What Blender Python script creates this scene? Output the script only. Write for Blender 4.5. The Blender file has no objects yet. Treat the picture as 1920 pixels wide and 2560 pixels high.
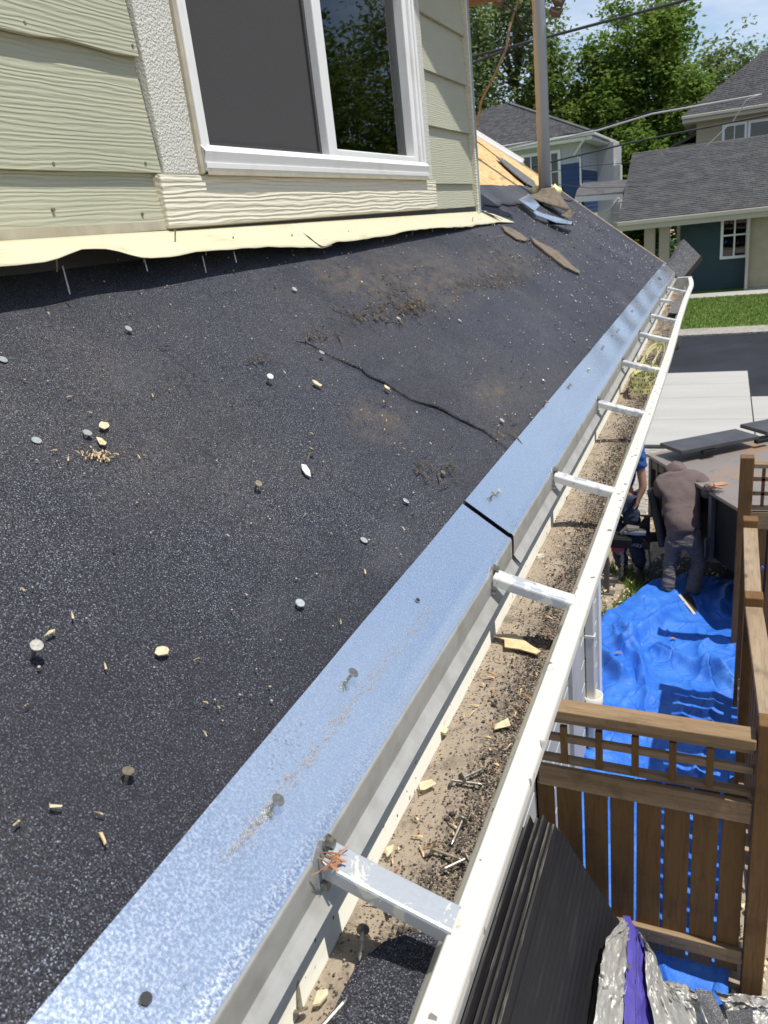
import bpy, bmesh, math, random
import numpy as np
from mathutils import Vector, Matrix
random.seed(7); RNG = np.random.default_rng(7)
S = bpy.context.scene; COL = S.collection
PI = math.pi
# ------------------------------------------------------------------ camera
CZ = 3.8
CAMR = np.array([[0.91855577, 0.03776556, -0.39348323], [0.37988659, -0.35951971, 0.85230966], [-0.10927703, -0.93237296, -0.34458553]])
cam = bpy.data.cameras.new('camera'); camo = bpy.data.objects.new('camera', cam); COL.objects.link(camo)
r_, d_, f_ = CAMR[:, 0], CAMR[:, 1], CAMR[:, 2]
mw = Matrix.Identity(4)
for i in range(3):
    mw[i][0] = r_[i]; mw[i][1] = -d_[i]; mw[i][2] = -f_[i]
mw.translation = (0, 0, CZ)
camo.matrix_world = mw
cam.sensor_fit = 'VERTICAL'; cam.sensor_height = 24; cam.lens = 24 * 1925 / 2560
cam.clip_start = 0.02; cam.clip_end = 2000
cam.dof.use_dof = True; cam.dof.focus_distance = 1.15; cam.dof.aperture_fstop = 11
S.camera = camo
# ------------------------------------------------------------------ light
SUN = Vector((0.36, -0.05, 1.0)).normalized()
EL = math.asin(SUN.z); AZ = math.atan2(SUN.x, SUN.y)
W = bpy.data.worlds.new('World'); S.world = W; W.use_nodes = True
wt = W.node_tree; wt.nodes.clear()
sky = wt.nodes.new('ShaderNodeTexSky'); sky.sky_type = 'NISHITA'; sky.sun_disc = False
sky.sun_elevation = EL; sky.sun_rotation = AZ; sky.altitude = 1500; sky.dust_density = 0.8
bg = wt.nodes.new('ShaderNodeBackground'); bg.inputs[1].default_value = 0.122
wo = wt.nodes.new('ShaderNodeOutputWorld')
tc = wt.nodes.new('ShaderNodeTexCoord'); mp = wt.nodes.new('ShaderNodeMapping'); mp.inputs['Scale'].default_value = (1, 1, 3.2)
cn = wt.nodes.new('ShaderNodeTexNoise'); cn.inputs['Scale'].default_value = 2.3; cn.inputs['Detail'].default_value = 7; cn.inputs['Roughness'].default_value = .6
cr = wt.nodes.new('ShaderNodeMapRange'); cr.inputs[1].default_value = .44; cr.inputs[2].default_value = .68; cr.inputs[3].default_value = 0; cr.inputs[4].default_value = .72
cm = wt.nodes.new('ShaderNodeMix'); cm.data_type = 'RGBA'; cm.inputs[7].default_value = (7.0, 7.3, 7.8, 1)
wt.links.new(tc.outputs['Generated'], mp.inputs[0]); wt.links.new(mp.outputs[0], cn.inputs['Vector'])
wt.links.new(cn.outputs[0], cr.inputs[0]); wt.links.new(cr.outputs[0], cm.inputs[0])
wt.links.new(sky.outputs[0], cm.inputs[6]); wt.links.new(cm.outputs[2], bg.inputs[0]); wt.links.new(bg.outputs[0], wo.inputs[0])
sl = bpy.data.lights.new('sun', 'SUN'); sl.energy = 4.4; sl.angle = math.radians(.53); sl.color = (1, .955, .88)
so = bpy.data.objects.new('sun', sl); COL.objects.link(so); so.rotation_euler = SUN.to_track_quat('Z', 'Y').to_euler(); so.location = (5, 5, 20)
S.view_settings.view_transform = 'Standard'; S.view_settings.look = 'None'; S.view_settings.exposure = 0.25; S.view_settings.gamma = 1
S.view_settings.use_curve_mapping = False
S.cycles.max_bounces = 6; S.cycles.transparent_max_bounces = 8
# ------------------------------------------------------------------ rays from the photograph's pixels to real planes
C0 = np.array([0, 0, CZ])
def ray(u, v):
    r = CAMR @ np.array([u - 960., v - 1280., 1925.]); return r / np.linalg.norm(r)
def PX(u, v, x): r = ray(u, v); return C0 + r * (x / r[0])
def PY(u, v, y): r = ray(u, v); return C0 + r * (y / r[1])
def PZ(u, v, z): r = ray(u, v); return C0 + r * ((z - CZ) / r[2])
RH = 0.55; PITCH = math.radians(37)
RN = np.array([math.sin(PITCH), 0, math.cos(PITCH)]); RD = np.array([math.cos(PITCH), 0, -math.sin(PITCH)])
def PR(u, v, lift=0):                                   # on the roof plane
    r = ray(u, v); return C0 + r * ((-RH + lift) / (RN @ r))
def RP(x, y, lift=0):                                   # roof point from plan x, y
    z = CZ + (-RH - RN[0] * x) / RN[2]; return np.array([x, y, z]) + RN * lift
# ------------------------------------------------------------------ mesh helpers
class MB:
    def __init__(s): s.v = []; s.f = []
    def add(s, vs, fs):
        o = len(s.v); s.v += [tuple(map(float, p)) for p in vs]; s.f += [tuple(i + o for i in q) for q in fs]; return s
    def box(s, lo, hi):
        (a, b, c), (d, e, f) = lo, hi
        return s.add([(a, b, c), (d, b, c), (d, e, c), (a, e, c), (a, b, f), (d, b, f), (d, e, f), (a, e, f)],
                     [(0, 3, 2, 1), (4, 5, 6, 7), (0, 1, 5, 4), (1, 2, 6, 5), (2, 3, 7, 6), (3, 0, 4, 7)])
    def bar(s, p, q, w, h, up=(0, 0, 1)):               # bar from p to q, w across, h along up, centred
        p = np.array(p, float); q = np.array(q, float); t = q - p; t /= np.linalg.norm(t)
        a = np.cross(t, up); n = np.linalg.norm(a)
        a = a / n if n > 1e-6 else np.array([1., 0, 0]); b = np.cross(a, t)
        vs = []
        for c in (p, q):
            for i, j in ((-1, -1), (1, -1), (1, 1), (-1, 1)): vs.append(c + a * i * w / 2 + b * j * h / 2)
        return s.add(vs, [(0, 1, 2, 3), (7, 6, 5, 4), (0, 4, 5, 1), (1, 5, 6, 2), (2, 6, 7, 3), (3, 7, 4, 0)])
    def tube(s, pts, r, n=10, caps=True):
        pts = [np.array(p, float) for p in pts]; m = len(pts)
        rs = [r] * m if not hasattr(r, '__len__') else r
        t = pts[1] - pts[0]; u = np.cross(t, (0, 0, 1.)) if abs(t[2]) < .9 * np.linalg.norm(t) else np.cross(t, (1., 0, 0))
        vs = []
        for i in range(m):
            t = pts[min(i + 1, m - 1)] - pts[max(i - 1, 0)]; t = t / (np.linalg.norm(t) + 1e-9)
            u = u - t * (u @ t); u /= np.linalg.norm(u) + 1e-9; w = np.cross(t, u)
            for k in range(n):
                a = 2 * PI * k / n; vs.append(pts[i] + (u * math.cos(a) + w * math.sin(a)) * rs[i])
        fs = [(i * n + k, i * n + (k + 1) % n, (i + 1) * n + (k + 1) % n, (i + 1) * n + k) for i in range(m - 1) for k in range(n)]
        if caps: fs += [tuple(range(n - 1, -1, -1)), tuple((m - 1) * n + k for k in range(n))]
        return s.add(vs, fs)
    def prism(s, poly, vec):
        n = len(poly); vec = np.array(vec, float); poly = [np.array(p, float) for p in poly]
        return s.add(poly + [p + vec for p in poly], [tuple(range(n - 1, -1, -1)), tuple(range(n, 2 * n))] + [(i, (i + 1) % n, n + (i + 1) % n, n + i) for i in range(n)])
    def grid(s, P):                                     # P[i][j] points
        a = len(P); b = len(P[0])
        return s.add([p for row in P for p in row], [(i * b + j, i * b + j + 1, (i + 1) * b + j + 1, (i + 1) * b + j) for i in range(a - 1) for j in range(b - 1)])
    def build(s, name, mat, parent=None, smooth=False, bevel=0, solid=0, kind=None, seg=2):
        me = bpy.data.meshes.new(name); b = base(parent)
        me.from_pydata([(x - b[0], y - b[1], z - b[2]) for x, y, z in s.v], [], s.f); me.update()
        return link(name, me, mat, parent, smooth, bevel, solid, kind, seg)
BASE = {}
def base(o): return BASE.get(o.name, (0, 0, 0)) if o else (0, 0, 0)
def link(name, me, mat, parent=None, smooth=False, bevel=0, solid=0, kind=None, seg=2):
    o = bpy.data.objects.new(name, me); COL.objects.link(o)
    if mat: me.materials.clear(); me.materials.append(mat)
    if parent: o.parent = parent
    BASE[o.name] = base(parent)
    if smooth: me.polygons.foreach_set('use_smooth', [True] * len(me.polygons))
    if solid:
        m = o.modifiers.new('thick', 'SOLIDIFY'); m.thickness = solid; m.offset = 0
    if bevel:
        m = o.modifiers.new('bevel', 'BEVEL'); m.width = bevel; m.segments = seg; m.limit_method = 'ANGLE'; m.angle_limit = math.radians(40)
    if kind: o['kind'] = kind
    return o
def npmesh(name, V, F, mat, parent=None, kind=None, smooth=False):   # V (n,3), F (m,k) arrays
    me = bpy.data.meshes.new(name); b = np.array(base(parent)); V = np.asarray(V, np.float32) - b
    k = F.shape[1]; me.vertices.add(len(V)); me.vertices.foreach_set('co', V.astype(np.float32).ravel())
    me.loops.add(F.size); me.loops.foreach_set('vertex_index', F.astype(np.int32).ravel())
    me.polygons.add(len(F)); me.polygons.foreach_set('loop_start', np.arange(0, F.size, k, dtype=np.int32))
    me.update(calc_edges=True); me.validate()
    return link(name, me, mat, parent, smooth, 0, 0, kind)
def thing(name, loc, label, cat, group=None):
    o = bpy.data.objects.new(name, None); COL.objects.link(o); o.location = loc; BASE[o.name] = tuple(loc); o.empty_display_size = .2
    return tag(o, label, cat, group)
def tag(o, label, cat, group=None):
    o['label'] = label; o['category'] = cat
    if group: o['group'] = group
    return o
def inst(name, me, parent, M, mat=None):                # a shared mesh placed by a world matrix
    o = bpy.data.objects.new(name, me); COL.objects.link(o)
    if parent: o.parent = parent
    b = base(parent); o.matrix_basis = Matrix.Translation((-b[0], -b[1], -b[2])) @ M; return o
def frame(pos, z, x=(0, 1, 0), scale=1):
    z = Vector(z).normalized(); x = Vector(x); x = (x - z * x.dot(z)).normalized(); y = z.cross(x)
    m = Matrix.Identity(4)
    for i in range(3): m[i][0] = x[i] * scale; m[i][1] = y[i] * scale; m[i][2] = z[i] * scale; m[i][3] = float(pos[i])
    return m
def vnoise(x, y, seed=0):                               # smooth value noise in numpy
    x = np.asarray(x, float); y = np.asarray(y, float)
    xi = np.floor(x).astype(int); yi = np.floor(y).astype(int); fx = x - xi; fy = y - yi
    fx = fx * fx * (3 - 2 * fx); fy = fy * fy * (3 - 2 * fy)
    def h(a, b):
        n = (a * 374761393 + b * 668265263 + seed * 974711) & 0xffffffff
        n = ((n ^ (n >> 13)) * 1274126177) & 0xffffffff; return ((n ^ (n >> 16)) & 0xffff) / 65535.
    return (h(xi, yi) * (1 - fx) + h(xi + 1, yi) * fx) * (1 - fy) + (h(xi, yi + 1) * (1 - fx) + h(xi + 1, yi + 1) * fx) * fy
def fbm(x, y, seed=0, o=4):
    return sum(vnoise(np.asarray(x) * 2 ** i, np.asarray(y) * 2 ** i, seed + i) * .5 ** i for i in range(o)) / (2 - .5 ** (o - 1))
# ------------------------------------------------------------------ material helpers
class MT:
    def __init__(s, name, col=(.5, .5, .5), rough=.6, metal=0, spec=.5):
        s.m = bpy.data.materials.new(name); s.m.use_nodes = True; s.t = s.m.node_tree; s.n = s.t.nodes; s.b = s.n['Principled BSDF']
        s.b.inputs['Roughness'].default_value = rough; s.b.inputs['Metallic'].default_value = metal; s.b.inputs['Specular IOR Level'].default_value = spec
        s.b.inputs['Base Color'].default_value = (*col, 1); s.col = None
        c = s.n.new('ShaderNodeTexCoord'); s.co = c.outputs['Object']; s.nrm = None; s.c0 = col
    def L(s, a, b): s.t.links.new(a, b)
    def vec(s, scale=(1, 1, 1), rot=(0, 0, 0)):
        m = s.n.new('ShaderNodeMapping'); m.inputs['Scale'].default_value = scale; m.inputs['Rotation'].default_value = rot; s.L(s.co, m.inputs[0]); return m.outputs[0]
    def noise(s, scale, detail=4, rough=.55, st=(1, 1, 1), dist=0, rot=(0, 0, 0)):
        n = s.n.new('ShaderNodeTexNoise'); n.inputs['Scale'].default_value = scale; n.inputs['Detail'].default_value = detail; n.inputs['Roughness'].default_value = rough; n.inputs['Distortion'].default_value = dist
        s.L(s.vec(st, rot), n.inputs['Vector']); return n.outputs[0]
    def voro(s, scale, st=(1, 1, 1), out='Color', rnd=1, rot=(0, 0, 0), feat='F1'):
        n = s.n.new('ShaderNodeTexVoronoi'); n.inputs['Scale'].default_value = scale; n.inputs['Randomness'].default_value = rnd; n.feature = feat; s.L(s.vec(st, rot), n.inputs['Vector'])
        if out == 'Color':
            q = s.n.new('ShaderNodeSeparateColor'); s.L(n.outputs['Color'], q.inputs[0]); return q.outputs[0]
        return n.outputs[out]
    def ramp(s, x, a, b, c=0, d=1):
        n = s.n.new('ShaderNodeMapRange'); n.inputs[1].default_value = a; n.inputs[2].default_value = b; n.inputs[3].default_value = c; n.inputs[4].default_value = d; s.L(x, n.inputs[0]); return n.outputs[0]
    def math(s, op, a, b):
        n = s.n.new('ShaderNodeMath'); n.operation = op
        for i, x in enumerate((a, b)):
            if hasattr(x, 'links'): s.L(x, n.inputs[i])
            else: n.inputs[i].default_value = x
        return n.outputs[0]
    def axis(s, i):
        n = s.n.new('ShaderNodeSeparateXYZ'); s.L(s.co, n.inputs[0]); return n.outputs[i]
    def mix(s, fac, c2, c1=None):                       # layer colour c2 over the current colour by fac
        n = s.n.new('ShaderNodeMix'); n.data_type = 'RGBA'
        if hasattr(fac, 'links'): s.L(fac, n.inputs[0])
        else: n.inputs[0].default_value = fac
        cur = s.col if c1 is None else c1
        if cur is None: n.inputs[6].default_value = (*s.c0, 1)
        elif hasattr(cur, 'links'): s.L(cur, n.inputs[6])
        else: n.inputs[6].default_value = (*cur, 1)
        if hasattr(c2, 'links'): s.L(c2, n.inputs[7])
        else: n.inputs[7].default_value = (*c2, 1)
        s.col = n.outputs[2]; s.L(s.col, s.b.inputs['Base Color']); return s
    def rough(s, x): s.L(x, s.b.inputs['Roughness']); return s
    def bump(s, h, strength=.5, dist=.002):
        n = s.n.new('ShaderNodeBump'); n.inputs['Strength'].default_value = strength; n.inputs['Distance'].default_value = dist; s.L(h, n.inputs['Height'])
        if s.nrm is not None: s.L(s.nrm, n.inputs['Normal'])
        s.nrm = n.outputs[0]; s.L(s.nrm, s.b.inputs['Normal']); return s
def simple(name, col, rough=.6, metal=0, var=None, sc=8, st=(1, 1, 1), lo=.35, hi=.65, bump=None, spec=.5):
    m = MT(name, col, rough, metal, spec)
    if var: m.mix(m.ramp(m.noise(sc, 5, .6, st), lo, hi), var)
    if bump: m.bump(m.noise(bump[0], 4, .6, bump[3] if len(bump) > 3 else (1, 1, 1)), bump[1], bump[2])
    return m.m
MAT = {}
# roofing felt: black granules with pale specks and dust
def felt(name, dust=.5, base_=(.0065, .007, .0115)):
    m = MT(name, base_, .6, 0, .35)
    m.mix(m.ramp(m.noise(520, 2, .55), .47, .74), (.075, .082, .112))
    m.mix(m.ramp(m.noise(700, 2, .5), .585, .70), (.33, .35, .41))
    m.mix(m.math('MULTIPLY', m.ramp(m.noise(2.6, 6, .65), .46, .70), m.math('MULTIPLY', m.ramp(m.noise(160, 2), .35, .7), dust)), (.13, .11, .088))
    m.mix(m.math('MULTIPLY', m.ramp(m.noise(1.7, 5, .6), .46, .64), .55), (.012, .0125, .02)); m.mix(m.math('MULTIPLY', m.ramp(m.noise(3.1, 6, .7, (1.6, .5, 1)), .56, .72), .35), (.10, .10, .115))
    for cx, cy, rx, ry in [(1.77, .02, .13, .42), (1.80, .75, .10, .45), (1.72, -.35, .08, .18), (1.98, -.85, .05, .12), (2.06, -.42, .04, .12)]:
        qx = m.math('POWER', m.math('ABSOLUTE', m.math('DIVIDE', m.math('SUBTRACT', m.axis(0), cx), rx), 0), 2); qy = m.math('POWER', m.math('ABSOLUTE', m.math('DIVIDE', m.math('SUBTRACT', m.axis(1), cy), ry), 0), 2)
        m.mix(m.math('MULTIPLY', m.ramp(m.math('ADD', qx, qy), 1.0, 0.0), m.ramp(m.noise(28, 6, .75, (1.4, .7, 1)), .42, .68)), (.115, .092, .068))
    m.bump(m.noise(520, 3, .7), .7, .002); m.bump(m.noise(9, 4), .35, .006)
    return m.m
MAT['felt'] = felt('roofing_felt'); MAT['felt_old'] = felt('faded_felt', .9, (.05, .05, .053))
m = MT('galvanised', (.77, .87, .96), .3, 1)
m.mix(m.ramp(m.noise(480, 3, .6, (1, 1, 1), .8), .42, .66), (.93, .96, .99)); m.mix(m.math('MULTIPLY', m.ramp(m.noise(6, 5, .7, (1, .25, 1)), .5, .75), .35), (.55, .60, .66))
m.mix(m.math('MULTIPLY', m.ramp(m.noise(5, 5, .7), .58, .70), m.ramp(m.noise(260, 2), .56, .64)), (.50, .47, .40))
m.rough(m.ramp(m.noise(400, 2, .6), .35, .65, .20, .33)); m.bump(m.noise(420, 2, .5), .13, .0008); m.bump(m.noise(11, 2), .10, .004); MAT['galv'] = m.m
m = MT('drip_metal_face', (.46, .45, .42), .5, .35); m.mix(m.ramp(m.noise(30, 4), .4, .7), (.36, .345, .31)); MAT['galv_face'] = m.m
m = MT('bracket_metal', (.40, .43, .46), .5, .55); m.mix(m.ramp(m.noise(200, 3), .4, .65), (.42, .45, .48)); m.mix(m.ramp(m.noise(38, 5, .65, dist=1.2), .60, .615), (.62, .61, .57)); m.bump(m.noise(200, 2), .15, .001); MAT['bracket'] = m.m
m = MT('bracket_painted', (.54, .54, .51), .5, 0); m.mix(m.ramp(m.noise(26, 4, .6), .50, .52), (.36, .38, .41)); m.mix(m.ramp(m.noise(120, 3), .66, .72), (.25, .22, .18)); MAT['bracket_white'] = m.m
MAT['steel'] = simple('nail_steel', (.42, .42, .40), .42, .9, (.24, .22, .18), 300)
MAT['steel_old'] = simple('dull_nail', (.20, .17, .12), .55, .7, (.35, .31, .22), 250)
MAT['steel_head'] = simple('zinc_nail_head', (.60, .66, .64), .38, .55, (.42, .46, .44), 300)
m = MT('gutter_cream', (.60, .585, .51), .45); m.mix(m.ramp(m.noise(7, 5, .7, (1, .3, 1)), .5, .8), (.40, .36, .28)); m.mix(m.ramp(m.voro(300), .985, .99), (.1, .09, .07)); MAT['gutter'] = m.m
m = MT('gutter_white', (.60, .59, .55), .5); m.mix(m.ramp(m.noise(5, 5, .7, (1, .3, 1)), .5, .75), (.62, .60, .54)); m.mix(m.ramp(m.noise(60, 4, .7), .64, .72), (.42, .39, .33)); m.mix(m.ramp(m.voro(160), .985, .99), (.2, .19, .17)); MAT['lip'] = m.m
m = MT('gutter_silt', (.335, .275, .205), .95)
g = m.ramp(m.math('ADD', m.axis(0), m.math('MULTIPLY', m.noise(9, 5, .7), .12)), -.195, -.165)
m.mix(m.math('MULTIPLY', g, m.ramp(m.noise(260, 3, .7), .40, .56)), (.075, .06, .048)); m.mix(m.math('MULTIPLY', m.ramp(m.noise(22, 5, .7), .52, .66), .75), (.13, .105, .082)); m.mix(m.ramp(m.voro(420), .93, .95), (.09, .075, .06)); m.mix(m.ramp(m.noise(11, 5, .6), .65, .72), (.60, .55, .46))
m.bump(m.noise(260, 3, .7), .8, .003); MAT['silt'] = m.m
MAT['grain_dark'] = simple('dark_granule', (.045, .04, .038), .8, 0, (.10, .085, .07), 300)
MAT['grain_tan'] = simple('tan_grain', (.36, .28, .19), .85, 0, (.52, .42, .3), 300)
MAT['chip'] = simple('wood_chip', (.62, .43, .21), .75, 0, (.72, .58, .36), 90, bump=(240, .5, .001, (1, 1, 1)))
MAT['chip_pale'] = simple('pale_chip', (.66, .57, .38), .75, 0, (.55, .45, .27), 120, bump=(220, .5, .001))
MAT['chip_red'] = simple('needle_bark', (.30, .13, .07), .8, 0, (.42, .23, .12), 90)
MAT['dirt_scrap'] = simple('dirt_scrap', (.20, .16, .115), .9, 0, (.12, .095, .07), 40, bump=(120, .8, .004)); MAT['soil'] = simple('dark_soil', (.075, .058, .044), .9, 0, (.12, .095, .07), 90)
# painted boards
def emboss(name, col, zs, depth, knots=False, var=None):
    m = MT(name, col, .55)
    w = m.n.new('ShaderNodeTexWave'); w.wave_type = 'BANDS'; w.bands_direction = 'Z'; w.inputs['Scale'].default_value = zs
    w.inputs['Distortion'].default_value = 5; w.inputs['Detail'].default_value = 3; w.inputs['Detail Scale'].default_value = 1.6; w.inputs['Detail Roughness'].default_value = .55
    oi = m.n.new('ShaderNodeObjectInfo'); va = m.n.new('ShaderNodeVectorMath'); va.operation = 'MULTIPLY_ADD'; va.inputs[0].default_value = (3.7, 1.9, 2.3)
    cb = m.n.new('ShaderNodeCombineXYZ')
    for q in range(3): m.L(oi.outputs['Random'], cb.inputs[q])
    va.inputs[1].default_value = (3.7, 1.9, 2.3); m.L(cb.outputs[0], va.inputs[0]); m.L(m.vec((1, .10, 1)), va.inputs[2]); m.L(va.outputs[0], w.inputs['Vector'])
    w.inputs['Distortion'].default_value = 9; w.inputs['Detail Scale'].default_value = 1.1
    fine = m.noise(160, 3, .6, (1, .12, 1))
    m.bump(w.outputs[1], 1.0, depth); m.bump(fine, .45, .0012)
    if var: m.mix(m.ramp(m.noise(3, 5, .6), .4, .75), var)
    m.mix(m.ramp(m.noise(25, 4, .7), .70, .74), tuple(c * .7 for c in col))
    return m.m
MAT['siding'] = emboss('sage_siding', (.41, .41, .30), 44, .0006, var=(.355, .36, .262))
MAT['siding_smooth'] = emboss('sage_siding_fine', (.42, .425, .325), 52, .0005, var=(.38, .38, .28))
MAT['sill_trim'] = emboss('cream_trim', (.66, .63, .51), 34, .0014)
m = MT('stucco_trim', (.62, .62, .565), .5); m.bump(m.noise(230, 3, .5), 1.0, .0045); m.mix(m.ramp(m.noise(230, 3, .5), .3, .6, 1, 0), (.56, .55, .48)); MAT['stucco'] = m.m
m = MT('vinyl', (.80, .80, .79), .32); m.mix(m.ramp(m.noise(12, 4), .55, .8), (.70, .69, .65)); MAT['vinyl'] = m.m
MAT['vinyl_tan'] = simple('vinyl_caulk', (.47, .43, .32), .5, 0, (.38, .34, .25), 30)
m = MT('cream_metal', (.60, .555, .385), .45); m.mix(m.ramp(m.noise(9, 5, .65), .5, .8), (.53, .485, .33)); m.mix(m.ramp(m.noise(60, 5, .75), .64, .72), (.34, .28, .17)); m.mix(m.ramp(m.noise(30, 5, .7, (1, .2, 1)), .58, .7), (.46, .41, .28)); m.bump(m.noise(24, 4), .3, .006); MAT['cream_metal'] = m.m
m = MT('insect_screen', (.050, .050, .052), .85, 0, .2); m.mix(m.ramp(m.noise(900, 1), .4, .6), (.075, .074, .074)); MAT['screen'] = m.m
def glass(name, tint, ior=1.75):
    m = bpy.data.materials.new(name); m.use_nodes = True; t = m.node_tree; t.nodes.clear()
    o = t.nodes.new('ShaderNodeOutputMaterial'); mx = t.nodes.new('ShaderNodeMixShader'); tr = t.nodes.new('ShaderNodeBsdfTransparent'); gl = t.nodes.new('ShaderNodeBsdfGlossy'); fr = t.nodes.new('ShaderNodeFresnel')
    fr.inputs[0].default_value = ior; tr.inputs[0].default_value = (*tint, 1); gl.inputs['Roughness'].default_value = .015
    n = t.nodes.new('ShaderNodeTexNoise'); n.inputs['Scale'].default_value = 3; b = t.nodes.new('ShaderNodeBump'); b.inputs['Strength'].default_value = .02; b.inputs['Distance'].default_value = .01
    t.links.new(n.outputs[0], b.inputs['Height']); t.links.new(b.outputs[0], gl.inputs['Normal'])
    t.links.new(fr.outputs[0], mx.inputs[0]); t.links.new(tr.outputs[0], mx.inputs[1]); t.links.new(gl.outputs[0], mx.inputs[2]); t.links.new(mx.outputs[0], o.inputs[0]); return m
MAT['glass'] = glass('window_glass', (.55, .62, .56)); MAT['glass_dark'] = glass('far_glass', (.25, .28, .28))
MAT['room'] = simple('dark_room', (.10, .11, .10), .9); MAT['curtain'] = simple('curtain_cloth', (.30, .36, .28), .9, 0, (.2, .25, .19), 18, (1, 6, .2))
m = MT('osb', (.54, .33, .13), .75); m.mix(m.ramp(m.voro(42, (1, .45, 1), rot=(0, 0, .5)), .2, .9), (.68, .45, .21)); m.mix(m.ramp(m.voro(55, (.5, 1, 1), rot=(0, 0, .3)), .5, 1.0), (.66, .44, .21)); m.mix(m.ramp(m.voro(60, (1, .4, 1), rot=(0, 0, .8)), .90, .94), (.36, .21, .09)); m.bump(m.voro(42, (1, .45, 1), rot=(0, 0, .5)), .4, .0015); MAT['osb'] = m.m
def wood(name, a, b, st=(1, 1, 1), dark=None):
    m = MT(name, a, .75); m.mix(m.ramp(m.noise(14, 5, .65, st), .35, .7), b)
    m.mix(m.ramp(m.noise(5, 4, .6), .55, .75), tuple(c * .55 for c in a) if dark is None else dark)
    m.mix(m.ramp(m.voro(5.5, tuple(.3 + .7 * q for q in st), out='Distance'), .10, .05), tuple(c * .35 for c in a)); m.mix(m.math('MULTIPLY', m.ramp(m.noise(90, 3, .6, st), .5, .7), .5), tuple(c * .5 for c in a))
    m.bump(m.noise(60, 4, .6, st), .6, .003); return m.m
MAT['wood_y'] = wood('weathered_rail_along', (.25, .175, .10), (.36, .28, .19), (1, .08, 1), (.16, .11, .06))
MAT['wood_x'] = wood('weathered_rail_across', (.20, .125, .06), (.31, .22, .13), (.08, 1, 1), (.13, .08, .038))
MAT['wood_z'] = wood('stained_picket', (.135, .066, .016), (.18, .095, .027), (1, 1, .07), (.09, .043, .011))
MAT['raw_edge'] = simple('raw_wood_edge', (.58, .44, .30), .8, 0, (.45, .32, .2), 20)
m = MT('blue_tarp', (.020, .14, .60), .5); m.mix(m.ramp(m.noise(5, 5, .6), .42, .7), (.05, .21, .66)); m.mix(m.ramp(m.noise(16, 4, .7), .69, .74), (.2, .2, .28)); m.bump(m.ramp(m.voro(4.5, (1, 1, .2), out='Distance', feat='DISTANCE_TO_EDGE'), 0, .05), .5, .012); m.bump(m.noise(34, 5, .68, dist=1.5), .55, .014); MAT['tarp'] = m.m
m = MT('silver_tarp', (.42, .41, .38), .4, .35); m.mix(m.ramp(m.noise(9, 4), .4, .7), (.33, .32, .30)); m.bump(m.noise(30, 4, .6), .6, .012); MAT['silver'] = m.m
MAT['purple'] = simple('purple_underside', (.11, .09, .42), .45, 0, (.075, .06, .32), 10, bump=(26, .5, .01))
m = MT('ribbed_board', (.012, .012, .015), .55, 0, .3); w = m.n.new('ShaderNodeTexWave'); w.bands_direction = 'Z'; w.inputs['Scale'].default_value = 22; m.L(m.vec(), w.inputs['Vector']); m.bump(w.outputs[1], .3, .002)
m.mix(m.ramp(m.noise(20, 4, .6, (1, .1, 1)), .55, .8), (.026, .025, .027)); m.mix(m.ramp(m.noise(4, 5, .6, (1, .25, 1)), .62, .85), (.045, .043, .043)); MAT['ribbed'] = m.m
MAT['board_edge'] = simple('chalky_edge', (.035, .033, .03), .85, 0, (.26, .235, .19), 30, (1, .10, 1), .52, .72)
m = MT('ground_dirt', (.30, .235, .16), .95); m.mix(m.ramp(m.noise(.9, 6, .65), .42, .62), (.37, .31, .235)); m.mix(m.ramp(m.noise(26, 5, .7), .5, .68), (.20, .155, .10)); m.mix(m.ramp(m.noise(2.2, 5, .7), .62, .70), (.12, .15, .05)); m.bump(m.noise(30, 5, .7), .7, .02); MAT['dirt'] = m.m
m = MT('concrete', (.40, .39, .36), .85); m.mix(m.ramp(m.noise(1.3, 6, .6, (.25, 1, 1)), .4, .7), (.345, .335, .31)); m.mix(m.ramp(m.noise(7, 5, .7), .6, .75), (.42, .41, .385)); m.bump(m.noise(60, 3), .2, .004); MAT['concrete'] = m.m
m = MT('dark_pavement', (.020, .0215, .026), .9, 0, .2); m.mix(m.ramp(m.noise(.5, 5, .6), .4, .65), (.030, .033, .043)); m.bump(m.noise(90, 3), .4, .006); MAT['dark_pavement'] = m.m
m = MT('gravel', (.40, .37, .32), .9); m.mix(m.ramp(m.voro(22), .1, .9), (.24, .22, .19)); m.bump(m.voro(22, out='Distance'), .9, .03); MAT['gravel'] = m.m
m = MT('lawn', (.10, .165, .02), .9); m.mix(m.ramp(m.noise(1.6, 5, .6), .4, .7), (.13, .20, .03)); m.mix(m.ramp(m.noise(2, 4, .5, (1.3, .12, 1)), .64, .70), (.24, .26, .12)); m.bump(m.noise(30, 4), .8, .03); MAT['lawn'] = m.m
MAT['blade'] = simple('grass_blade', (.115, .185, .025), .7, 0, (.15, .22, .035), 2)
m = MT('shingle', (.075, .074, .078), .85); m.mix(m.ramp(m.voro(3.3, (1, 1, 2.2)), .2, .8), (.115, .112, .112)); m.mix(m.ramp(m.noise(60, 3), .4, .7), (.06, .06, .065)); MAT['shingle'] = m.m
m = MT('shingle_scrap', (.085, .085, .09), .8); m.mix(m.ramp(m.voro(420), .8, .85), (.26, .26, .27)); m.bump(m.noise(350, 3), .6, .002); MAT['scrap'] = m.m
MAT['fascia'] = simple('beige_fascia', (.50, .46, .39), .5); MAT['beige'] = simple('beige_siding', (.40, .345, .235), .7, 0, (.36, .31, .21), 3)
MAT['teal'] = simple('teal_siding', (.018, .055, .062), .6, 0, (.015, .045, .052), 2); MAT['post'] = simple('beige_post', (.36, .31, .24), .7)
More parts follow.
